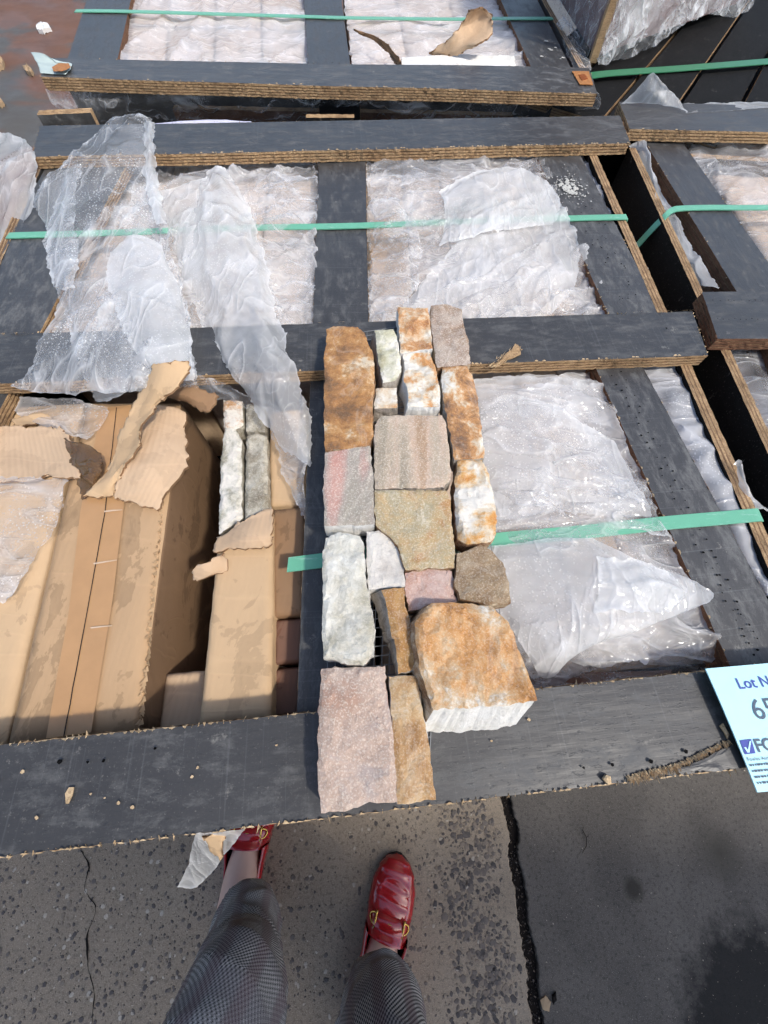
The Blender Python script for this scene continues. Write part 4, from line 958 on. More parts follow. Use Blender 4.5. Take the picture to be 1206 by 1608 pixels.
film('plastic_film', 'crumpled film over the rear left bay', [[(205,262,-.05),(300,264,-.046),(400,262,-.046),(502,256,-.05)], [(165,340,-.04),(280,345,-.034),(390,345,-.034),(500,345,-.044)], [(115,430,-.036),(250,430,-.024),(380,430,-.034),(498,430,-.044)], [(66,526,-.035),(220,526,-.03),(370,526,-.036),(496,526,-.044)]], PF_BASE, amp=.011, scale=14, ang=.2, seed=20, step=.0052)
film('plastic_film', 'tall bluish plastic drape thrown over the rear bar', [[(128,224,.008),(165,197,.02),(205,186,.024),(243,192,.008)], [(72,290,.002),(130,268,.02),(190,262,.03),(243,268,.008)], [(62,335,.002),(125,340,.03),(200,335,.034),(252,330,.010)], [(74,425,.008),(135,420,.034),(205,415,.04),(276,400,.016)], [(92,470,.012),(150,480,.04),(215,480,.044),(290,470,.018)], [(116,545,.02),(172,548,.036),(236,542,.04),(302,540,.012)], [(154,634,-.008),(192,622,.014),(246,612,.014),(309,590,.006)]], PF_BLUE, amp=.014, scale=9, ang=1.35, aniso=5, seed=23, rag=.004, step=.0045)
film('plastic_film', 'wet bag of film hanging over the left of the middle bar', [[(106,440,.0),(170,435,.012),(240,440,.016),(292,470,.012)], [(84,490,.0),(160,490,.022),(230,500,.026),(300,520,.012)], [(50,560,.004),(140,560,.024),(220,565,.026),(306,580,.010)], [(20,608,.0),(110,620,.006),(215,614,.008),(302,604,.004)]], PF_BLUE, amp=.009, scale=13, ang=.9, aniso=3, seed=26, step=.0042)
film('plastic_film', 'plastic drape folded over the middle bar next to the empty slot', [[(328,263,-.004),(340,254,.004),(354,259,-.004)], [(300,330,-.01),(345,312,.026),(388,322,-.004)], [(284,400,-.014),(350,390,.028),(412,390,-.004)], [(300,470,-.012),(372,462,.03),(430,480,.004)], [(332,530,.004),(402,530,.028),(456,560,.010)], [(366,590,.003),(428,600,.022),(482,632,.004)], [(402,640,-.014),(452,660,.004),(489,684,-.01)], [(446,706,-.024),(466,722,-.016),(484,738,-.02)]], PF_MILK, amp=.010, scale=13, ang=1.9, aniso=4, seed=29, step=.0042)
film('plastic_film', 'twisted strip of film sagging below the middle bar', [[(300,586,.006),(340,600,.003),(400,622,-.004),(474,652,-.008)], [(294,600,-.002),(342,612,-.008),(404,634,-.012),(474,672,-.014)], [(288,614,-.014),(345,626,-.02),(410,648,-.024),(470,694,-.022)]], PF_CLEAR, amp=.008, scale=18, ang=-.6, aniso=5, seed=32, step=.0036)
film('plastic_film', 'creased tube of film in the rear left bay', [[(246,302,-.012),(284,290,.0),(328,276,-.006)], [(262,350,-.016),(292,340,.004),(334,326,-.006)], [(276,400,-.018),(304,392,.0),(334,372,-.01)], [(284,452,-.024),(310,446,-.012),(332,420,-.016)]], PF_MILK, amp=.007, scale=18, ang=1.0, aniso=4, seed=35, step=.004)
film('plastic_film', 'pinkish film sheet over the small cartons beside the centre rail', [[(422,640,-.03),(450,650,-.022),(480,660,-.016)], [(430,690,-.034),(455,690,-.024),(482,700,-.014)], [(446,745,-.04),(466,745,-.028),(481,750,-.016)], [(472,806,-.04),(476,808,-.034),(480,812,-.024)]], PF_BASE, amp=.005, scale=14, ang=1.2, aniso=4, seed=38, step=.004)
film('plastic_film', 'dusty film lying on the far left carton', [[(-40,752,-.036),(40,750,-.032),(104,748,-.030)], [(-42,800,-.036),(36,800,-.032),(98,792,-.028)], [(-45,870,-.036),(10,868,-.032),(62,858,-.03)], [(-50,960,-.036),(-20,958,-.034),(6,948,-.032)]], PF_BASE, amp=.004, scale=12, ang=.8, seed=41, step=.004, rag=.005)
film('plastic_film', 'film scrap on the cartons behind the pale flap', [[(30,622,-.034),(100,624,-.03),(166,640,-.03)], [(24,650,-.036),(100,655,-.032),(162,668,-.032)], [(60,668,-.036),(105,684,-.03),(136,690,-.032)]], PF_BASE, amp=.003, scale=13, ang=.2, seed=43, step=.004)
film('plastic_film', 'film draped over the left side of the open crate', [[(-45,205,.0),(20,206,.01),(54,238,.006)], [(-50,270,-.02),(20,268,.0),(58,292,.002)], [(-50,340,-.06),(8,330,-.02),(42,336,-.01)], [(-50,392,-.09),(-8,388,-.06),(14,372,-.04)]], PF_MILK, amp=.010, scale=11, ang=.9, aniso=3, seed=46, step=.006)
film('plastic_film', 'white film strip between the right rail and side panel', [[(900,240,-.034),(920,240,-.03),(934,240,-.03)], [(955,352,-.034),(970,352,-.028),(984,352,-.03)], [(1010,470,-.034),(1024,470,-.03),(1036,470,-.03)], [(990,572,-.036),(1036,572,-.026),(1072,570,-.028)], [(1056,690,-.036),(1090,690,-.026),(1122,688,-.028)], [(1118,806,-.036),(1146,804,-.026),(1170,800,-.028)], [(1195,940,-.036),(1210,938,-.028),(1226,930,-.03)]], PF_WHITE, amp=.005, scale=16, ang=.3, seed=49, step=.0045)
film('plastic_film', 'crumpled film over the left bay of the crate behind', [[(205,-45,-.035),(300,-45,-.03),(480,-45,-.035)], [(195,25,-.034),(330,25,-.026),(484,30,-.034)], [(182,116,-.036),(330,118,-.03),(490,120,-.036)]], PF_WHITE, amp=.010, scale=10, ang=1.5, aniso=4, seed=52, step=.009)
film('plastic_film', 'torn film over the right bay of the crate behind', [[(534,-45,-.035),(650,-45,-.03),(768,-45,-.035)], [(544,30,-.034),(680,30,-.026),(800,30,-.034)], [(554,116,-.036),(690,118,-.034),(836,116,-.036)]], PF_WHITE, amp=.010, scale=11, ang=.3, aniso=3, seed=55, step=.008)
film('plastic_film', 'clear film hanging from the front bar of the crate behind', [[(70,138,-.02),(250,140,-.022),(450,150,-.024),(700,156,-.024),(940,152,-.02)], [(92,170,-.06),(260,166,-.05),(460,168,-.05),(700,174,-.05),(940,168,-.045)], [(160,186,-.10),(280,190,-.10),(470,192,-.10),(700,198,-.10),(930,194,-.09)]], PF_CLEAR, amp=.016, scale=9, ang=.9, aniso=4, seed=58, step=.009)
film('plastic_film', 'film over the right crate behind its middle bar', [[(1064,214,-.036),(1150,214,-.03),(1320,214,-.03)], [(1108,290,-.034),(1190,290,-.024),(1350,290,-.03)], [(1155,370,-.034),(1230,370,-.026),(1400,370,-.03)], [(1222,468,-.036),(1300,468,-.03),(1440,468,-.036)]], PF_BASE, amp=.009, scale=12, ang=.8, seed=61, step=.006)
film('plastic_film', 'film over the right crate in front of its middle bar', [[(1118,534,-.04),(1158,534,-.032),(1204,534,-.036)], [(1165,620,-.04),(1200,620,-.032),(1244,620,-.036)], [(1216,712,-.04),(1250,712,-.034),(1290,712,-.036)]], PF_BASE, amp=.008, scale=14, ang=.3, seed=64, step=.005)
film('plastic_film', 'film flapping out of the right crate over the dark gap', [[(988,228,-.026),(1002,220,-.018),(1014,224,-.014)], [(1000,250,-.04),(1016,246,-.02),(1022,250,-.018)], [(1012,290,-.06),(1024,286,-.022),(1040,300,-.022)], [(1013,330,-.08),(1032,330,-.024),(1062,338,-.024)], [(1020,362,-.09),(1050,372,-.03),(1082,380,-.028)], [(1062,400,-.05),(1080,408,-.03),(1108,420,-.03)], [(1094,445,-.04),(1108,448,-.03),(1130,454,-.03)]], PF_MILK, amp=.006, scale=16, ang=1.2, aniso=3, seed=67, step=.0045)
film('plastic_film', 'upright torn film peak behind the right crate bar', [[(1010,128,.045),(1024,114,.06),(1040,130,.05)], [(992,150,.02),(1026,142,.035),(1062,150,.02)], [(978,164,.004),(1030,162,.012),(1078,178,.006)]], PF_MILK, amp=.006, scale=12, ang=.4, seed=70, step=.007)
film('plastic_film', 'film edge along the back of the right crate bar', [[(1075,162,-.0),(1180,160,.004),(1400,158,.0)], [(1078,178,.006),(1190,170,.006),(1400,168,.004)]], PF_MILK, amp=.003, scale=14, seed=71, step=.008)
film('plastic_film', 'film tongue sticking up at the right side panel', [[(1155,728,-.01),(1164,722,-.006),(1168,726,-.006)], [(1166,766,-.02),(1176,762,-.012),(1182,776,-.02)], [(1182,800,-.03),(1196,800,-.024),(1204,802,-.03)]], PF_MILK, amp=.003, scale=20, seed=73, step=.004)
film('plastic_film', 'film bunched between the rear crate and the wrapped load', [[(874,36,.0),(884,24,.01),(896,30,.0)], [(888,70,-.02),(900,62,.0),(915,66,-.02)], [(902,108,-.02),(914,108,-.004),(930,108,-.02)]], PF_CLEAR, amp=.008, scale=12, seed=75, step=.007)
film('plastic_film', 'clear plastic scrap dangling from the front bar above the left shoe', [[(308,1310,-.012),(340,1306,-.010),(384,1300,-.008)], [(300,1340,-.05),(330,1338,-.045),(362,1336,-.04)], [(290,1368,-.08),(312,1370,-.08),(338,1362,-.075)], [(280,1392,-.11),(294,1396,-.11),(308,1394,-.105)]], PF_MILK, amp=.004, scale=16, ang=.7, seed=77, step=.0035, rag=.001)
card('cardboard_scrap', 'tan cardboard scrap caught in the plastic under the front bar', [[(314,1308,-.014),(336,1304,-.012),(357,1304,-.014)], [(320,1326,-.03),(338,1324,-.024),(354,1326,-.03)], [(328,1338,-.04),(340,1340,-.036),(350,1338,-.04)]], CARD, .003, seed=79)
film('plastic_film', 'narrow bluish fold down the left of the tall drape', [[(112,262,.028),(118,258,.034),(126,262,.03)], [(84,330,.03),(104,325,.04),(118,330,.036)], [(72,390,.028),(100,390,.042),(120,395,.038)], [(78,450,.026),(100,455,.038),(122,450,.034)]], PF_BLUE, amp=.006, scale=13, ang=1.3, aniso=5, seed=81, step=.004)
film('plastic_film', 'rolled hem of film along the right of the tall drape', [[(226,192,.024),(234,189,.032),(243,191,.022)], [(226,240,.028),(235,238,.036),(243,240,.024)], [(230,300,.03),(240,298,.038),(250,300,.026)], [(246,350,.034),(258,350,.04),(266,352,.028)]], PF_MILK, amp=.004, scale=20, ang=1.4, aniso=6, seed=83, step=.0035)
film('plastic_film', 'broad milky fold lying on the tall drape above the curled strip', [[(172,395,.046),(210,370,.052),(246,380,.046),(262,410,.034)], [(168,440,.046),(215,440,.058),(262,445,.05),(284,460,.032)], [(180,490,.044),(230,500,.056),(276,510,.046),(296,520,.03)], [(205,540,.044),(250,560,.05),(285,565,.038),(302,566,.024)], [(240,585,.03),(266,592,.034),(288,594,.026),(304,592,.018)]], PF_MILK, amp=.006, scale=12, ang=2.0, aniso=5, seed=85, step=.004, fine=.6)
film('plastic_film', 'wrinkled clear film bunched in the rear left bay beside the drape', [[(300,330,-.02),(340,320,-.006),(400,330,-.018)], [(296,400,-.02),(350,400,.002),(420,410,-.014)], [(320,470,-.022),(370,465,-.002),(440,480,-.016)], [(340,520,-.024),(390,518,-.01),(470,522,-.022)]], PF_CLEAR, amp=.014, scale=15, ang=.8, aniso=3, seed=87, step=.004)
film('plastic_film', 'creased film next to the centre rail in the rear left bay', [[(400,282,-.03),(450,276,-.022),(498,280,-.026)], [(415,360,-.03),(455,355,-.016),(498,360,-.024)], [(425,440,-.03),(460,440,-.016),(496,445,-.024)], [(440,515,-.032),(470,512,-.022),(495,518,-.028)]], PF_CLEAR, amp=.013, scale=17, ang=.3, aniso=2.5, seed=89, step=.004)
film('plastic_film', 'film lapping under the middle bar in the front right bay', [[(740,594,-.024),(820,592,-.016),(900,592,-.018),(950,600,-.026)], [(745,622,-.028),(830,620,-.016),(915,626,-.018),(962,640,-.028)], [(748,650,-.034),(830,652,-.026),(920,662,-.026),(978,676,-.034)]], PF_MILK, amp=.007, scale=15, ang=.1, aniso=6, seed=91, step=.0038)
film('plastic_film', 'loose milky fold between the two overlapping films beside the right rail', [[(880,690,-.018),(930,700,-.012),(985,722,-.02)], [(900,740,-.02),(960,745,-.008),(1012,770,-.018)], [(930,785,-.022),(980,790,-.012),(1032,808,-.022)], [(960,830,-.026),(1000,835,-.016),(1050,850,-.024)]], PF_CLEAR, amp=.012, scale=16, ang=-.9, aniso=4, seed=93, step=.0036)
film('plastic_film', 'crumpled white film between the golden stone and the strap', [[(772,742,-.028),(830,730,-.014),(890,745,-.018)], [(778,790,-.03),(840,785,-.010),(900,790,-.018)], [(785,832,-.032),(850,828,-.022),(920,826,-.026)]], PF_CLEAR, amp=.012, scale=18, ang=.4, aniso=3, seed=95, step=.0036)
film('plastic_film', 'crinkled film fold under the point of the milky corner', [[(940,870,.016),(1000,880,.020),(1060,908,.018)], [(945,910,.018),(1010,918,.026),(1085,930,.018)], [(930,960,.012),(1000,960,.020),(1060,958,.012)]], PF_MILK, amp=.007, scale=18, ang=-.4, aniso=3, seed=97, step=.0034)
film('plastic_film', 'clear creased film beside the big orange stone', [[(790,925,-.018),(830,930,-.006),(870,960,-.012)], [(805,975,-.024),(850,985,-.010),(890,1005,-.018)], [(822,1030,-.036),(856,1040,-.024),(880,1046,-.03)], [(838,1072,-.048),(856,1070,-.044),(868,1066,-.046)]], PF_CLEAR, amp=.010, scale=18, ang=-.9, aniso=5, seed=99, step=.0034)
film('plastic_film', 'second milky fold across the strap in the rear right bay', [[(690,300,.0),(740,270,.008),(800,262,.006),(862,284,-.004)], [(700,340,-.004),(750,320,.01),(810,312,.008),(880,316,-.008)], [(690,390,-.01),(740,374,.002),(800,360,.0),(870,352,-.012)]], PF_MILK, amp=.008, scale=15, ang=.7, aniso=5, seed=101, step=.004)
film('plastic_film', 'loose crumpled clear film across the whole rear right bay', [[(574,256,-.03),(650,252,-.022),(760,250,-.024),(852,244,-.024)], [(578,330,-.026),(660,335,-.012),(780,330,-.010),(884,318,-.02)], [(580,420,-.026),(680,425,-.014),(800,415,-.010),(926,404,-.022)], [(584,515,-.03),(690,514,-.02),(830,512,-.016),(968,504,-.026)]], PF_BASE, amp=.014, scale=19, ang=.6, aniso=5, seed=111, step=.0042, rag=.006)
film('plastic_film', 'loose crumpled clear film across the rear left bay behind the drapes', [[(230,268,-.03),(310,268,-.02),(400,266,-.022),(496,262,-.03)], [(200,340,-.022),(290,345,-.006),(390,345,-.012),(497,345,-.026)], [(170,430,-.016),(270,430,.0),(380,430,-.010),(496,430,-.024)], [(140,520,-.016),(250,520,-.006),(370,520,-.014),(494,520,-.026)]], PF_BASE, amp=.014, scale=18, ang=1.0, aniso=3, seed=113, step=.0045, rag=.006)
film('plastic_film', 'streaked clear film stretched over the front right bay', [[(742,610,-.02),(810,606,-.012),(880,604,-.012),(946,604,-.022)], [(755,720,-.02),(840,715,-.004),(930,715,-.004),(1000,720,-.02)], [(772,835,-.022),(860,830,-.006),(960,830,-.006),(1050,838,-.02)], [(795,950,-.026),(880,945,-.012),(990,940,-.008),(1100,945,-.022)], [(830,1060,-.044),(900,1050,-.036),(1010,1040,-.032),(1140,1030,-.036)]], PF_BASE, amp=.013, scale=18, ang=-.25, aniso=6, seed=115, step=.0042, rag=.005)
# water beads on the bluish drape
BEAD = Mat('water_bead'); BEAD.set(base=(.9, .93, .96, 1), rough=.03, spec=.6); BEAD.p.inputs['Transmission Weight'].default_value = .9; BEAD.p.inputs['IOR'].default_value = 1.33; BEAD = BEAD.m
rs = random.Random(77)
for nm, cnt in (('tall bluish', 260), ('wet bag', 240)):
    host = [o for o in bpy.data.objects if nm in o.get('label', '')][0]
    vs = host.data.vertices; B = MB()
    for k in range(cnt):
        v = vs[rs.randrange(len(vs))]; p = host.location+v.co; r = rs.uniform(.0006, .0019); n_ = v.normal if v.normal.z > 0 else -v.normal
        a = n_.cross(Vector((1, 0, 0))).normalized(); b = n_.cross(a)
        V = []
        for h, q in ((-.1, 1), (.45, .85), (.8, .45)):
            V += [p+n_*r*h*.8+(a*math.cos(i*1.047)+b*math.sin(i*1.047))*r*q for i in range(6)]
        V.append(p+n_*r*.8)
        F = [(j*6+i, j*6+(i+1) % 6, (j+1)*6+(i+1) % 6, (j+1)*6+i) for j in (0, 1) for i in range(6)]+[(12+i, 12+(i+1) % 6, 18) for i in range(6)]
        B.add(V, F, 0, True)
    o = B.build('water_beads', BEAD, host); o['kind'] = 'stuff'

# ================================================================== STRAPS
tR = pR0+dR*((U(1192, 808, RL)-pR0).dot(dR)); wd_ = Vector((-dR.y, dR.x, 0)).cross(Vector((0, 0, 1)))
strap('green strap across the front bays ending in a cut under the stones', [(452,887,-.020),(500,881,-.0185),(560,873,-.017),(640,864,-.016),(720,857,-.016),(780,848,-.017),(900,837,-.018),(1040,822,-.0185),(1130,814,-.0185),(1186,809,-.018),(1194,809,-.022)], .018, tail=(tR.x+.014, tR.y, .35), wdir=(dR.x, dR.y, 0))
pS = U(984, 341, RL); pSl = U(16, 370, RL)
strap('green strap across the rear bays, half hidden by plastic', [(14,371,-.024),(19,370,-.0185),(90,368,-.0185),(200,365,-.02),(300,361,-.021),(420,357,-.021),(500,356,-.0185),(578,354,-.0185),(700,349,-.021),(860,344,-.0185),(930,342,-.0185),(978,341,-.018),(984,341,-.022)], .017, tail=(pS.x+.014, pS.y, .35), wdir=(dR.x, dR.y, 0))
strap('green strap over the crate behind', [(118,18,-.022),(128,17,-.0185),(200,18,-.0185),(340,22,-.02),(480,26,-.0185),(545,28,-.0185),(700,30,-.02),(795,29,-.0185),(858,29,-.018),(868,29,-.02)], .022)
strap('green strap over the right crate bending down into the gap', [(1400,322,-.018),(1206,326,-.018),(1120,326,-.0185),(1076,327,-.018),(1056,330,-.018),(1043,341,-.02),(1022,362,-.042),(1002,384,-.068),(985,402,-.085)], .017, wdir=(dq.x, dq.y, 0))
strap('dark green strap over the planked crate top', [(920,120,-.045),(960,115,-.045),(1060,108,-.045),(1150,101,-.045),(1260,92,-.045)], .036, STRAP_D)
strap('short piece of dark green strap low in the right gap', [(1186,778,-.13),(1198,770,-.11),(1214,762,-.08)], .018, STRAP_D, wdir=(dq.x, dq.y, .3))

# ================================================================== SIGN
SIGN = simple('pale_blue_card', L(186, 234, 242, .92), .55, .4, 0, .03, 20, .05)
INK = simple('blue_ink', L(70, 84, 170, .8), .6, .3, 0, .05); INK2 = simple('grey_ink', L(84, 100, 118, .8), .6, .3, 0, .05)
TL = U(1108, 1050, .012); TR_ = U(1206, 1041.5, .012); BLp = U(1196, 1246, .012)
sx = (TR_-TL).normalized(); sy = (TL-BLp); H_ = sy.length; sy.normalize(); W_ = H_*1.41
lot = thing('lot_sign', 'pale blue auction lot sign lying on the right end of the front bar', 'sign', (TL.x, TL.y, T))
V = []; F = []
def sp(u, v, h=0): 
    p = TL+sx*u-sy*v; p.z += h-.004*(v/H_)**2+.0015*math.sin(u*30)
    return p
for h in (0, -.0012):
    for j in range(13):
        for i in range(17): V.append(sp(W_*i/16, H_*j/12, h))
F = [(j*17+i, (j+1)*17+i, (j+1)*17+i+1, j*17+i+1) for j in range(12) for i in range(16)]
F += [tuple(221+k for k in reversed(f)) for f in F]
lp = list(range(16))+[j*17+16 for j in range(12)]+[12*17+i for i in range(16, 0, -1)]+[j*17 for j in range(12, 0, -1)]
F += [(a, b, 221+b, 221+a) for a, b in zip(lp, lp[1:]+lp[:1])]
obj('card', V, F, SIGN, lot, None, False)
def suv(x, y):
    p = U(x, y, .012)-TL; det = sx.x*(-sy.y)-sx.y*(-sy.x); u = (p.x*(-sy.y)-p.y*(-sy.x))/det; v = (sx.x*p.y-sx.y*p.x)/det; return u, v
def text(name, s, px, size, mat, bold=0.0):
    cu = bpy.data.curves.new(name, 'FONT'); cu.body = s; cu.size = size; cu.offset = bold; cu.resolution_u = 3
    to = bpy.data.objects.new(name, cu); COL.objects.link(to)
    me = bpy.data.meshes.new_from_object(to.evaluated_get(bpy.context.evaluated_depsgraph_get()))
    Vt = [v.co.copy() for v in me.vertices]; Ft = [tuple(p.vertices) for p in me.polygons]
    bpy.data.objects.remove(to); bpy.data.meshes.remove(me)
    u0, v0 = suv(*px)
    return obj(name, [sp(u0+p.x, v0-p.y, .0006) for p in Vt], Ft, mat, lot)
hp = (U(1159, 1081, .012)-U(1153, 1064, .012)).length
text('lettering', 'Lot No', (1159, 1082), hp/.70, INK, .0001)
h6 = (U(1192, 1128, .012)-U(1181, 1096, .012)).length
text('lettering', '65', (1186, 1130), h6/.70, INK2, 0)
hF = (U(1192, 1181, .012)-U(1183, 1161, .012)).length
text('lettering', 'FO', (1191, 1181), hF/.70, INK2, .0003)
bx = [suv(*p) for p in ((1163, 1163), (1180, 1160.5), (1188, 1183), (1172, 1185))]
obj('logo_box', [sp(u, v, .0006) for u, v in bx], [(3, 2, 1, 0)], INK, lot)
tk = [suv(*p) for p in ((1169.5, 1174), (1172, 1173), (1175.5, 1178), (1177, 1164), (1179.5, 1163), (1178, 1182), (1175, 1182))]
obj('logo_tick', [sp(u, v, .0010) for u, v in tk], [(0, 6, 2, 1), (2, 6, 5), (2, 5, 4, 3)], SIGN, lot)
text('lettering', 'Fowles Auctions', (1177, 1196), .0042, INK2, 0)
rs = random.Random(9); B = MB()
for k in range(4):
    u0, v0 = suv(1181+k*4.5, 1204+k*9.5); u = u0
    while u < u0+.05:
        ww = rs.uniform(.001, .003); B.add([sp(u, v0, .0006), sp(u+ww, v0, .0006), sp(u+ww, v0-.0016, .0006), sp(u, v0-.0016, .0006)], [(0, 1, 2, 3)], 0); u += ww+rs.uniform(.0004, .0012)
B.build('fine_print', INK2, lot)['kind'] = 'stuff'

# ================================================================== PERSON
RED = Mat('red_patent'); nz = RED.noise(30, RED.co((1, 2.5, 1)), 4, .5, .4)
RED = RED.set(base=RED.mix(nz, L(146, 16, 22, 1), L(182, 26, 34, 1)), rough=.22, spec=.5, coat=1.0, coatr=.04, nrm=RED.bump(RED.noise(22, RED.co((1, 2, 1)), 2, .5), .10, .004))
SOLE = simple('dark_sole', L(46, 24, 24), .6); GOLD = simple('gold_metal', L(220, 178, 96), .2, .5, 1.0, .05)
SKIN = Mat('skin'); SKIN = SKIN.set(base=SKIN.mix(SKIN.noise(40), L(222, 176, 154, .95), L(232, 190, 168, .95)), rough=.5, spec=.4)
def mat_check():
    M = Mat('houndstooth_wool'); uv = M.tc.outputs['UV']
    ck = M.n('TexChecker', {'Vector': uv, 'Scale': 420.0, 'Color1': (0, 0, 0, 1), 'Color2': (1, 1, 1, 1)}).outputs[1]
    d = M.n('Mapping', {'Vector': uv, 'Rotation': (0, 0, .785)}).outputs[0]
    wv = M.n('TexWave', {'Vector': d, 'Scale': 95.0, 'Distortion': .0}, wave_type='BANDS', bands_direction='X').outputs[1]
    hb = M.math('MULTIPLY', M.math('ADD', ck, M.ramp(wv, [(.4, 0), (.6, 1)])), .5)
    bandu = M.n('TexWave', {'Vector': uv, 'Scale': 7.0, 'Distortion': .0}, wave_type='BANDS', bands_direction='X').outputs[1]
    bandv = M.n('TexWave', {'Vector': uv, 'Scale': 6.0, 'Distortion': .0}, wave_type='BANDS', bands_direction='Y').outputs[1]
    a = M.ramp(hb, [(.2, L(62, 60, 60)), (.8, L(206, 200, 192, .95))])
    bnd = M.math('MAXIMUM', M.ramp(bandu, [(.55, 0), (.75, 1)]), M.ramp(bandv, [(.55, 0), (.75, 1)]))
    a = M.mix(M.math('MULTIPLY', bnd, .4), a, L(112, 104, 104))
    a = M.mix(M.math('MULTIPLY', M.ramp(bandu, [(.55, 0), (.95, 1)]), .22), a, L(120, 70, 74))
    return M.set(base=a, rough=.9, spec=.15, nrm=M.bump(M.noise(500, M.co((1, 1, 1), 'UV'), 2), .4, .0008))
WOOL = mat_check()
def lerp_tab(tab, t):
    for (a, va), (b, vb) in zip(tab, tab[1:]):
        if t <= b: 
            f = (t-a)/(b-a); f = f*f*(3-2*f); return va+(vb-va)*f
    return tab[-1][1]
HW = [(0, .022), (.08, .030), (.25, .034), (.4, .037), (.55, .042), (.7, .0465), (.8, .0455), (.9, .038), (.96, .027), (1, .006)]
HT = [(0, .060), (.40, .074), (.54, .064), (.60, .056), (.66, .046), (.8, .040), (.9, .035), (.97, .027), (1, .013)]
per = thing('person', 'person in checked grey trousers and red patent loafers with gold bits', 'person', (-.07, -.45, 0))
feet = {}
def shoe(toe, heel, side, label):
    toe = Vector(toe); heel = Vector(heel); ay = (toe-heel); Ls = ay.length; ay.normalize(); ax = Vector((ay.y, -ay.x, 0))
    def W(x, t, z): return heel+ax*(x+side*.006*math.sin(t*3.14))+ay*(t*Ls)+Vector((0, 0, z))
    # sole
    nt_ = 40; B = MB(); V = []
    for zz, k in ((0.0, .95), (.009, 1.0)):
        for i in range(nt_+1): V.append(W(-lerp_tab(HW, i/nt_)*k, i/nt_, zz))
        for i in range(nt_, -1, -1): V.append(W(lerp_tab(HW, i/nt_)*k, i/nt_, zz))
    n = 2*(nt_+1); B.add(V, [tuple(reversed(range(n))), tuple(range(n, 2*n))]+[(i, (i+1) % n, n+(i+1) % n, n+i) for i in range(n)], 0)
    root = B.build('loafer', SOLE, per); root['label'] = label
    # upper: toe and vamp
    B = MB(); V = []; na = 28; t0 = .54; nt2 = 44
    def surf(t, a):
        hw = lerp_tab(HW, t)*1.0; h = lerp_tab(HT, t)-.008
        c, s_ = math.cos(a), math.sin(a)
        x = hw*math.copysign(abs(c)**.75, c); z = .008+h*abs(s_)**.8
        if .69 < t < .86 and s_ > .5: z -= .0014*(s_-.5)*2*(max(0, math.sin(t*70+.8*math.sin(x*60)))**2)
        dm = abs(abs(x)-hw*.66)   # moccasin ridge
        if t > .5 and s_ > .3: z += .0016*math.exp(-(dm/.0022)**2)*(1 if t < .86 else 0)
        rr = math.hypot(x/(hw*.66+1e-5), max(0, (t-.80))/.075)
        if t >= .80 and s_ > .3: z += .0016*math.exp(-((rr-1)/.09)**2)
        return x, z
    for j in range(nt2+1):
        t = t0+(1-t0)*j/nt2
        for i in range(na+1):
            a = math.pi*i/na; x, z = surf(t, a); tt = t-.03*math.sin(a)**4*(1-j/nt2)*0
            V.append(W(x, tt, z))
    Wn = na+1
    F = [(j*Wn+i, j*Wn+i+1, (j+1)*Wn+i+1, (j+1)*Wn+i) for j in range(nt2) for i in range(na)]
    B.add(V, F, 0, True)
    # quarters round the heel
    V = []; path = [(t0+.02-k*(t0+.02)/24, 1) for k in range(25)]+[(k*(t0+.02)/24, -1) for k in range(25)]
    for t, sd_ in path:
        hw = lerp_tab(HW, max(0, t)); rim = .040+.016*(1-min(1, t/.12))+.012*max(0, (t-.25)/.2)
        for h, kx in ((.008, 1.0), (rim*.5, 1.03), (rim, .93), (rim-.002, .86), (rim*.5, .95)): V.append(W(sd_*hw*kx, t, h))
    F = [(j*5+i, j*5+i+1, (j+1)*5+i+1, (j+1)*5+i) for j in range(len(path)-1) for i in range(4)]
    B.add(V, F, 0, True)
    up = B.build('upper', RED, root)
    # strap and bit
    B = MB(); V = []
    for k, t in enumerate((.595, .60, .67, .675)):
        for i in range(3, na-2):
            a = math.pi*i/na; x, z = surf(t, a); V.append(W(x, t, z+(.0005 if k in (0, 3) else .0022)))
    m_ = na-5
    B.add(V, [(k*m_+i, k*m_+i+1, (k+1)*m_+i+1, (k+1)*m_+i) for k in range(3) for i in range(m_-1)], 0, True)
    B.build('strap', RED, root)
    B = MB()
    for s_ in (-1, 1):
        t = .635; hw = lerp_tab(HW, t)
        x0 = s_*hw*.62; zt = lerp_tab(HT, t)*.93+.003
        B.tube([W(x0, t+d/Ls, zt+.001) for d in (-.013, -.006, 0, .006, .013)], [.0021, .0014, .0024, .0014, .0021], 8)
        pts_ = []
        for k in range(11):
            a = math.pi*k/10; pts_.append(W(x0+s_*.011*math.sin(a), t+.0085*math.cos(a)/Ls, zt+.001-.009*math.sin(a)))
        B.tube(pts_, .0014, 8)
    B.tube([W(x, .635, lerp_tab(HT, .635)+.0025-abs(x)*.12) for x in (-.02, -.01, 0, .01, .02)], .0012, 8)
    B.build('gold_bit', GOLD, root)
    return W, Ls
WR, LR = shoe(U(627, 1338, z=0), U(627, 1338, z=0)+(U(592, 1490, z=0)-U(627, 1338, z=0)).normalized()*.262, 1, None)
tL = U(416, 1214, z=0); WL, LL = shoe(tL, tL+(U(388, 1392, z=0)-tL).normalized()*.262, -1, None)
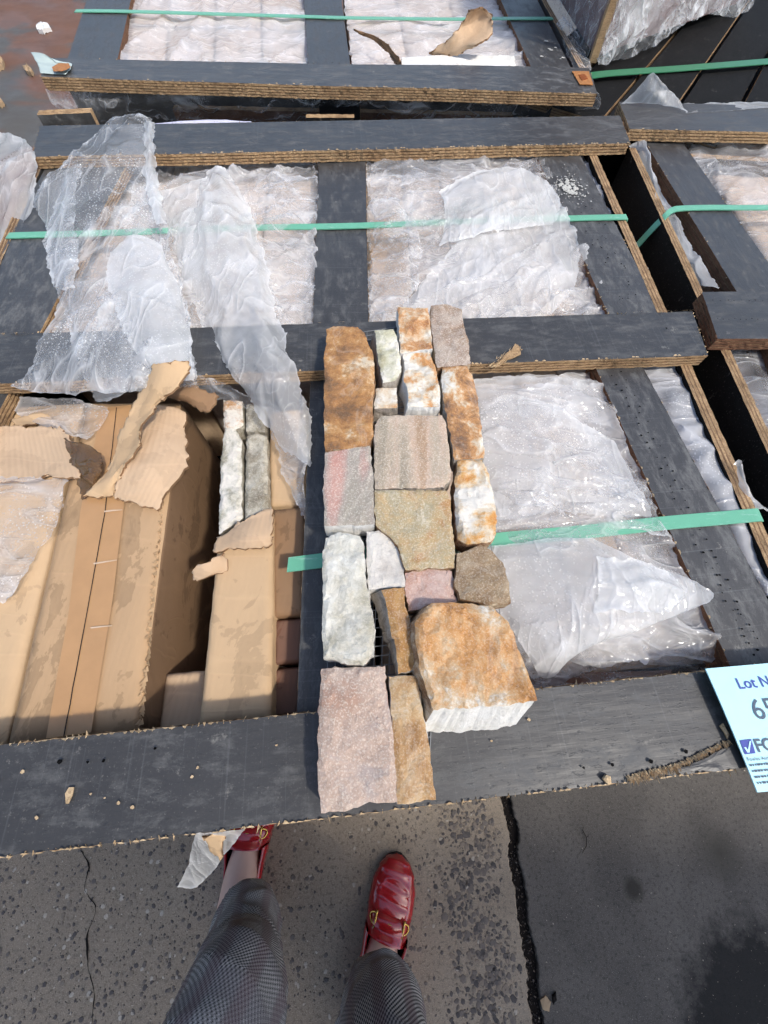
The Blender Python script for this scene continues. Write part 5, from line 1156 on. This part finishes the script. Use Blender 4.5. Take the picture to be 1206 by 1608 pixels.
# body: feet, ankles and legs grown as one skin from the pelvis
aR, aL = WR(0, .17, .085), WL(0, .17, .085)
hR, hL = Vector((.03, -.52, .88)), Vector((-.16, -.50, .88))
legR = [WR(-.006, -.02, .088), U(592, 1585, z=.17), U(602, 1625, z=.23), Vector((.055, -.49, .46)), Vector((.045, -.51, .68)), hR]
legL = [WL(0, .00, .09), U(388, 1452, z=.17), U(372, 1528, z=.26), U(358, 1608, z=.37), Vector((-.19, -.45, .50)), Vector((-.175, -.48, .68)), hL]
bv = [Vector((-.065, -.51, .95)), hR+Vector((-.0, 0, .02)), hL+Vector((0, 0, .02))]; be = [(0, 1), (0, 2)]; br_ = [.09, .075, .075]
for leg, Wf, hip in ((legR, WR, 1), (legL, WL, 2)):
    prev = hip
    for k, p in enumerate(reversed(leg[:-1])):
        bv.append(p.copy()); be.append((prev, len(bv)-1)); prev = len(bv)-1
        br_.append(.034 if k == len(leg)-2 else .042 if k > 1 else .058)
    for q, r in ((Wf(0, .20, .058), .036), (Wf(0, .40, .040), .036), (Wf(0, .62, .026), .022)):
        bv.append(q); be.append((prev, len(bv)-1)); prev = len(bv)-1; br_.append(r)
me = bpy.data.meshes.new('body'); me.from_pydata([v-per.location for v in bv], be, []); me.materials.append(SKIN)
bo = bpy.data.objects.new('body', me); COL.objects.link(bo); bo.parent = per
md = bo.modifiers.new('Skin', 'SKIN'); md.use_smooth_shade = True
for i, sv in enumerate(me.skin_vertices[0].data): sv.radius = (br_[i], br_[i]); sv.use_root = (i == 0)
ms = bo.modifiers.new('Sub', 'SUBSURF'); ms.levels = 2; ms.render_levels = 2
# trousers
B = MB(); UVt = []
def trouser(leg, rads, seed):
    nv, na = 120, 56; V = []
    hem = leg[0]
    for j in range(nv+1):
        t = j/nv; c = catmull(leg, t); r = catmull(rads, t)
        fold = .0075*math.exp(-t*5)+.0045
        for i in range(na):
            a = 2*math.pi*i/na
            u = a; s_ = t*9
            w_ = ridge(u*.55+s_*.5, s_*1.5-u*.35, seed)*fold+fold*.8*N(math.cos(a)*1.3+s_*.3, math.sin(a)*1.3, s_*1.1+seed)
            rr = r+w_
            dz = .010*math.sin(a*1+.6)*(1-t)**6
            V.append(Vector((c.x+rr*math.cos(a), c.y+rr*1.12*math.sin(a), c.z+dz))); UVt.append((a*.062, t*.8))
        V.append(V[-na].copy()); UVt.append((2*math.pi*.062, t*.8))
    Wn = na+1
    B.add(V, [(j*Wn+i, j*Wn+i+1, (j+1)*Wn+i+1, (j+1)*Wn+i) for j in range(nv) for i in range(na)], 0, True)
sh = lambda l: [Vector((l[0].x, l[0].y+.004, l[0].z-.012))]+l[1:]
trouser(sh(legR), [.037, .050, .060, .070, .085, .098], 3)
trouser(sh(legL), [.038, .048, .059, .064, .072, .088, .098], 8)
V = []
for j in range(9):
    z = .80+j*.022
    for i in range(49):
        a = 2*math.pi*i/48; V.append((-.065+.178*math.cos(a)*(1-.006*j), -.51+.115*math.sin(a), z)); UVt.append((a*.15, z))
B.add(V, [(j*49+i, j*49+i+1, (j+1)*49+i+1, (j+1)*49+i) for j in range(8) for i in range(48)]+[tuple(8*49+i for i in range(48))], 0, True)
c = Vector((-.065, -.45, 0))
obj('trousers', B.V, B.F, WOOL, per, None, B.S, UVt)

# ================================================================== SMALL THINGS
CHIPW = simple('wood_chip', L(178, 152, 120, .8), .8, .2, 0, .2, 120, .5)
flake('wood_chip', 'small square tan wood chip beside the ground joint', [(848, 1570), (856, 1562), (865, 1572), (862, 1588), (852, 1584)][::-1], 0, .002, CHIPW, 'wood chip', z=.001, seed=3)
flake('dirt_clod', 'small black dirt clod next to the tan chip', [(866, 1562), (872, 1556), (873, 1568), (868, 1576)][::-1], 0, .004, SOIL, 'dirt', z=.001, seed=4)
flake('wood_chip', 'pale splinter standing on the edge of the front bar', [(944, 1222), (949, 1216), (956, 1218), (958, 1230), (952, 1231)][::-1], .001, .003, RAW, 'wood chip', seed=5)
B = MB(); B.tube([U(914, 1340, z=.002), U(921, 1328, z=.004), U(921, 1315, z=.006), U(915, 1304, z=.004), U(916, 1298, z=.003)], [.0004, .0008, .0009, .0008, .0004], 6); B.tube([U(921, 1315, z=.006), U(924, 1312, z=.004)], .0005, 6)
tag(B.build('twig', SOIL), 'thin dark bent twig on the smooth slab', 'twig')
for i, (lb, px, mt) in enumerate((('crumpled silver foil on the wet yard', [(60, 47), (67, 41), (78, 43), (82, 49), (70, 54), (62, 53)], simple('foil', L(226, 224, 218), .35, .5, .2, .1, 60, 1)),
                     ('tan debris lump at the left edge of the yard', [(-6, 98), (1, 92), (8, 99), (7, 109), (0, 112), (-6, 108)], CHIPW),
                     ('brown stone chip on the rusty yard stain', [(40, 112), (46, 108), (54, 116), (52, 121), (44, 118)], CHIPW),
                     ('pale chip low on the rusty yard stain', [(-4, 163), (4, 160), (9, 166), (3, 170), (-4, 168)], CHIPW))):
    flake(('foil_scrap', 'debris_lump', 'stone_chip', 'pale_chip')[i], lb, px[::-1], 0, .02, mt, ('foil', 'debris', 'stone chip', 'chip')[i], z=.001, seed=20+i)
TEAL = simple('teal_label', L(186, 200, 194, .8), .5, .4, 0, .12, 30, .2)
card('paper_label', 'teal paper label stained with rust on the rear crate corner', [[(47, 82, .012), (70, 84, .016), (88, 98, .006)], [(58, 98, .010), (80, 100, .005), (112, 100, .003)], [(64, 116, .003), (84, 116, .003), (104, 117, .003)]], TEAL, .0006, cat='label', seed=90, edge=TEAL, rag=.001, step=.006)
flake('rust_stain', 'orange rust stain on the teal label', [(82, 106), (92, 100), (108, 100), (111, 106), (98, 112), (84, 112)][::-1], .009, .0008, RUST, 'rust', seed=91)
PAPER = simple('printed_paper', L(206, 204, 220, .9), .5, .4, 0, .10, 12, .1)
card('paper_sheet', 'white printed paper tucked behind the rear bar', [[(240, 194, -.028), (320, 188, -.022), (394, 190, -.026)], [(244, 206, -.032), (320, 204, -.03), (396, 203, -.032)]], PAPER, .0006, cat='paper', seed=92, edge=PAPER, rag=.0005)
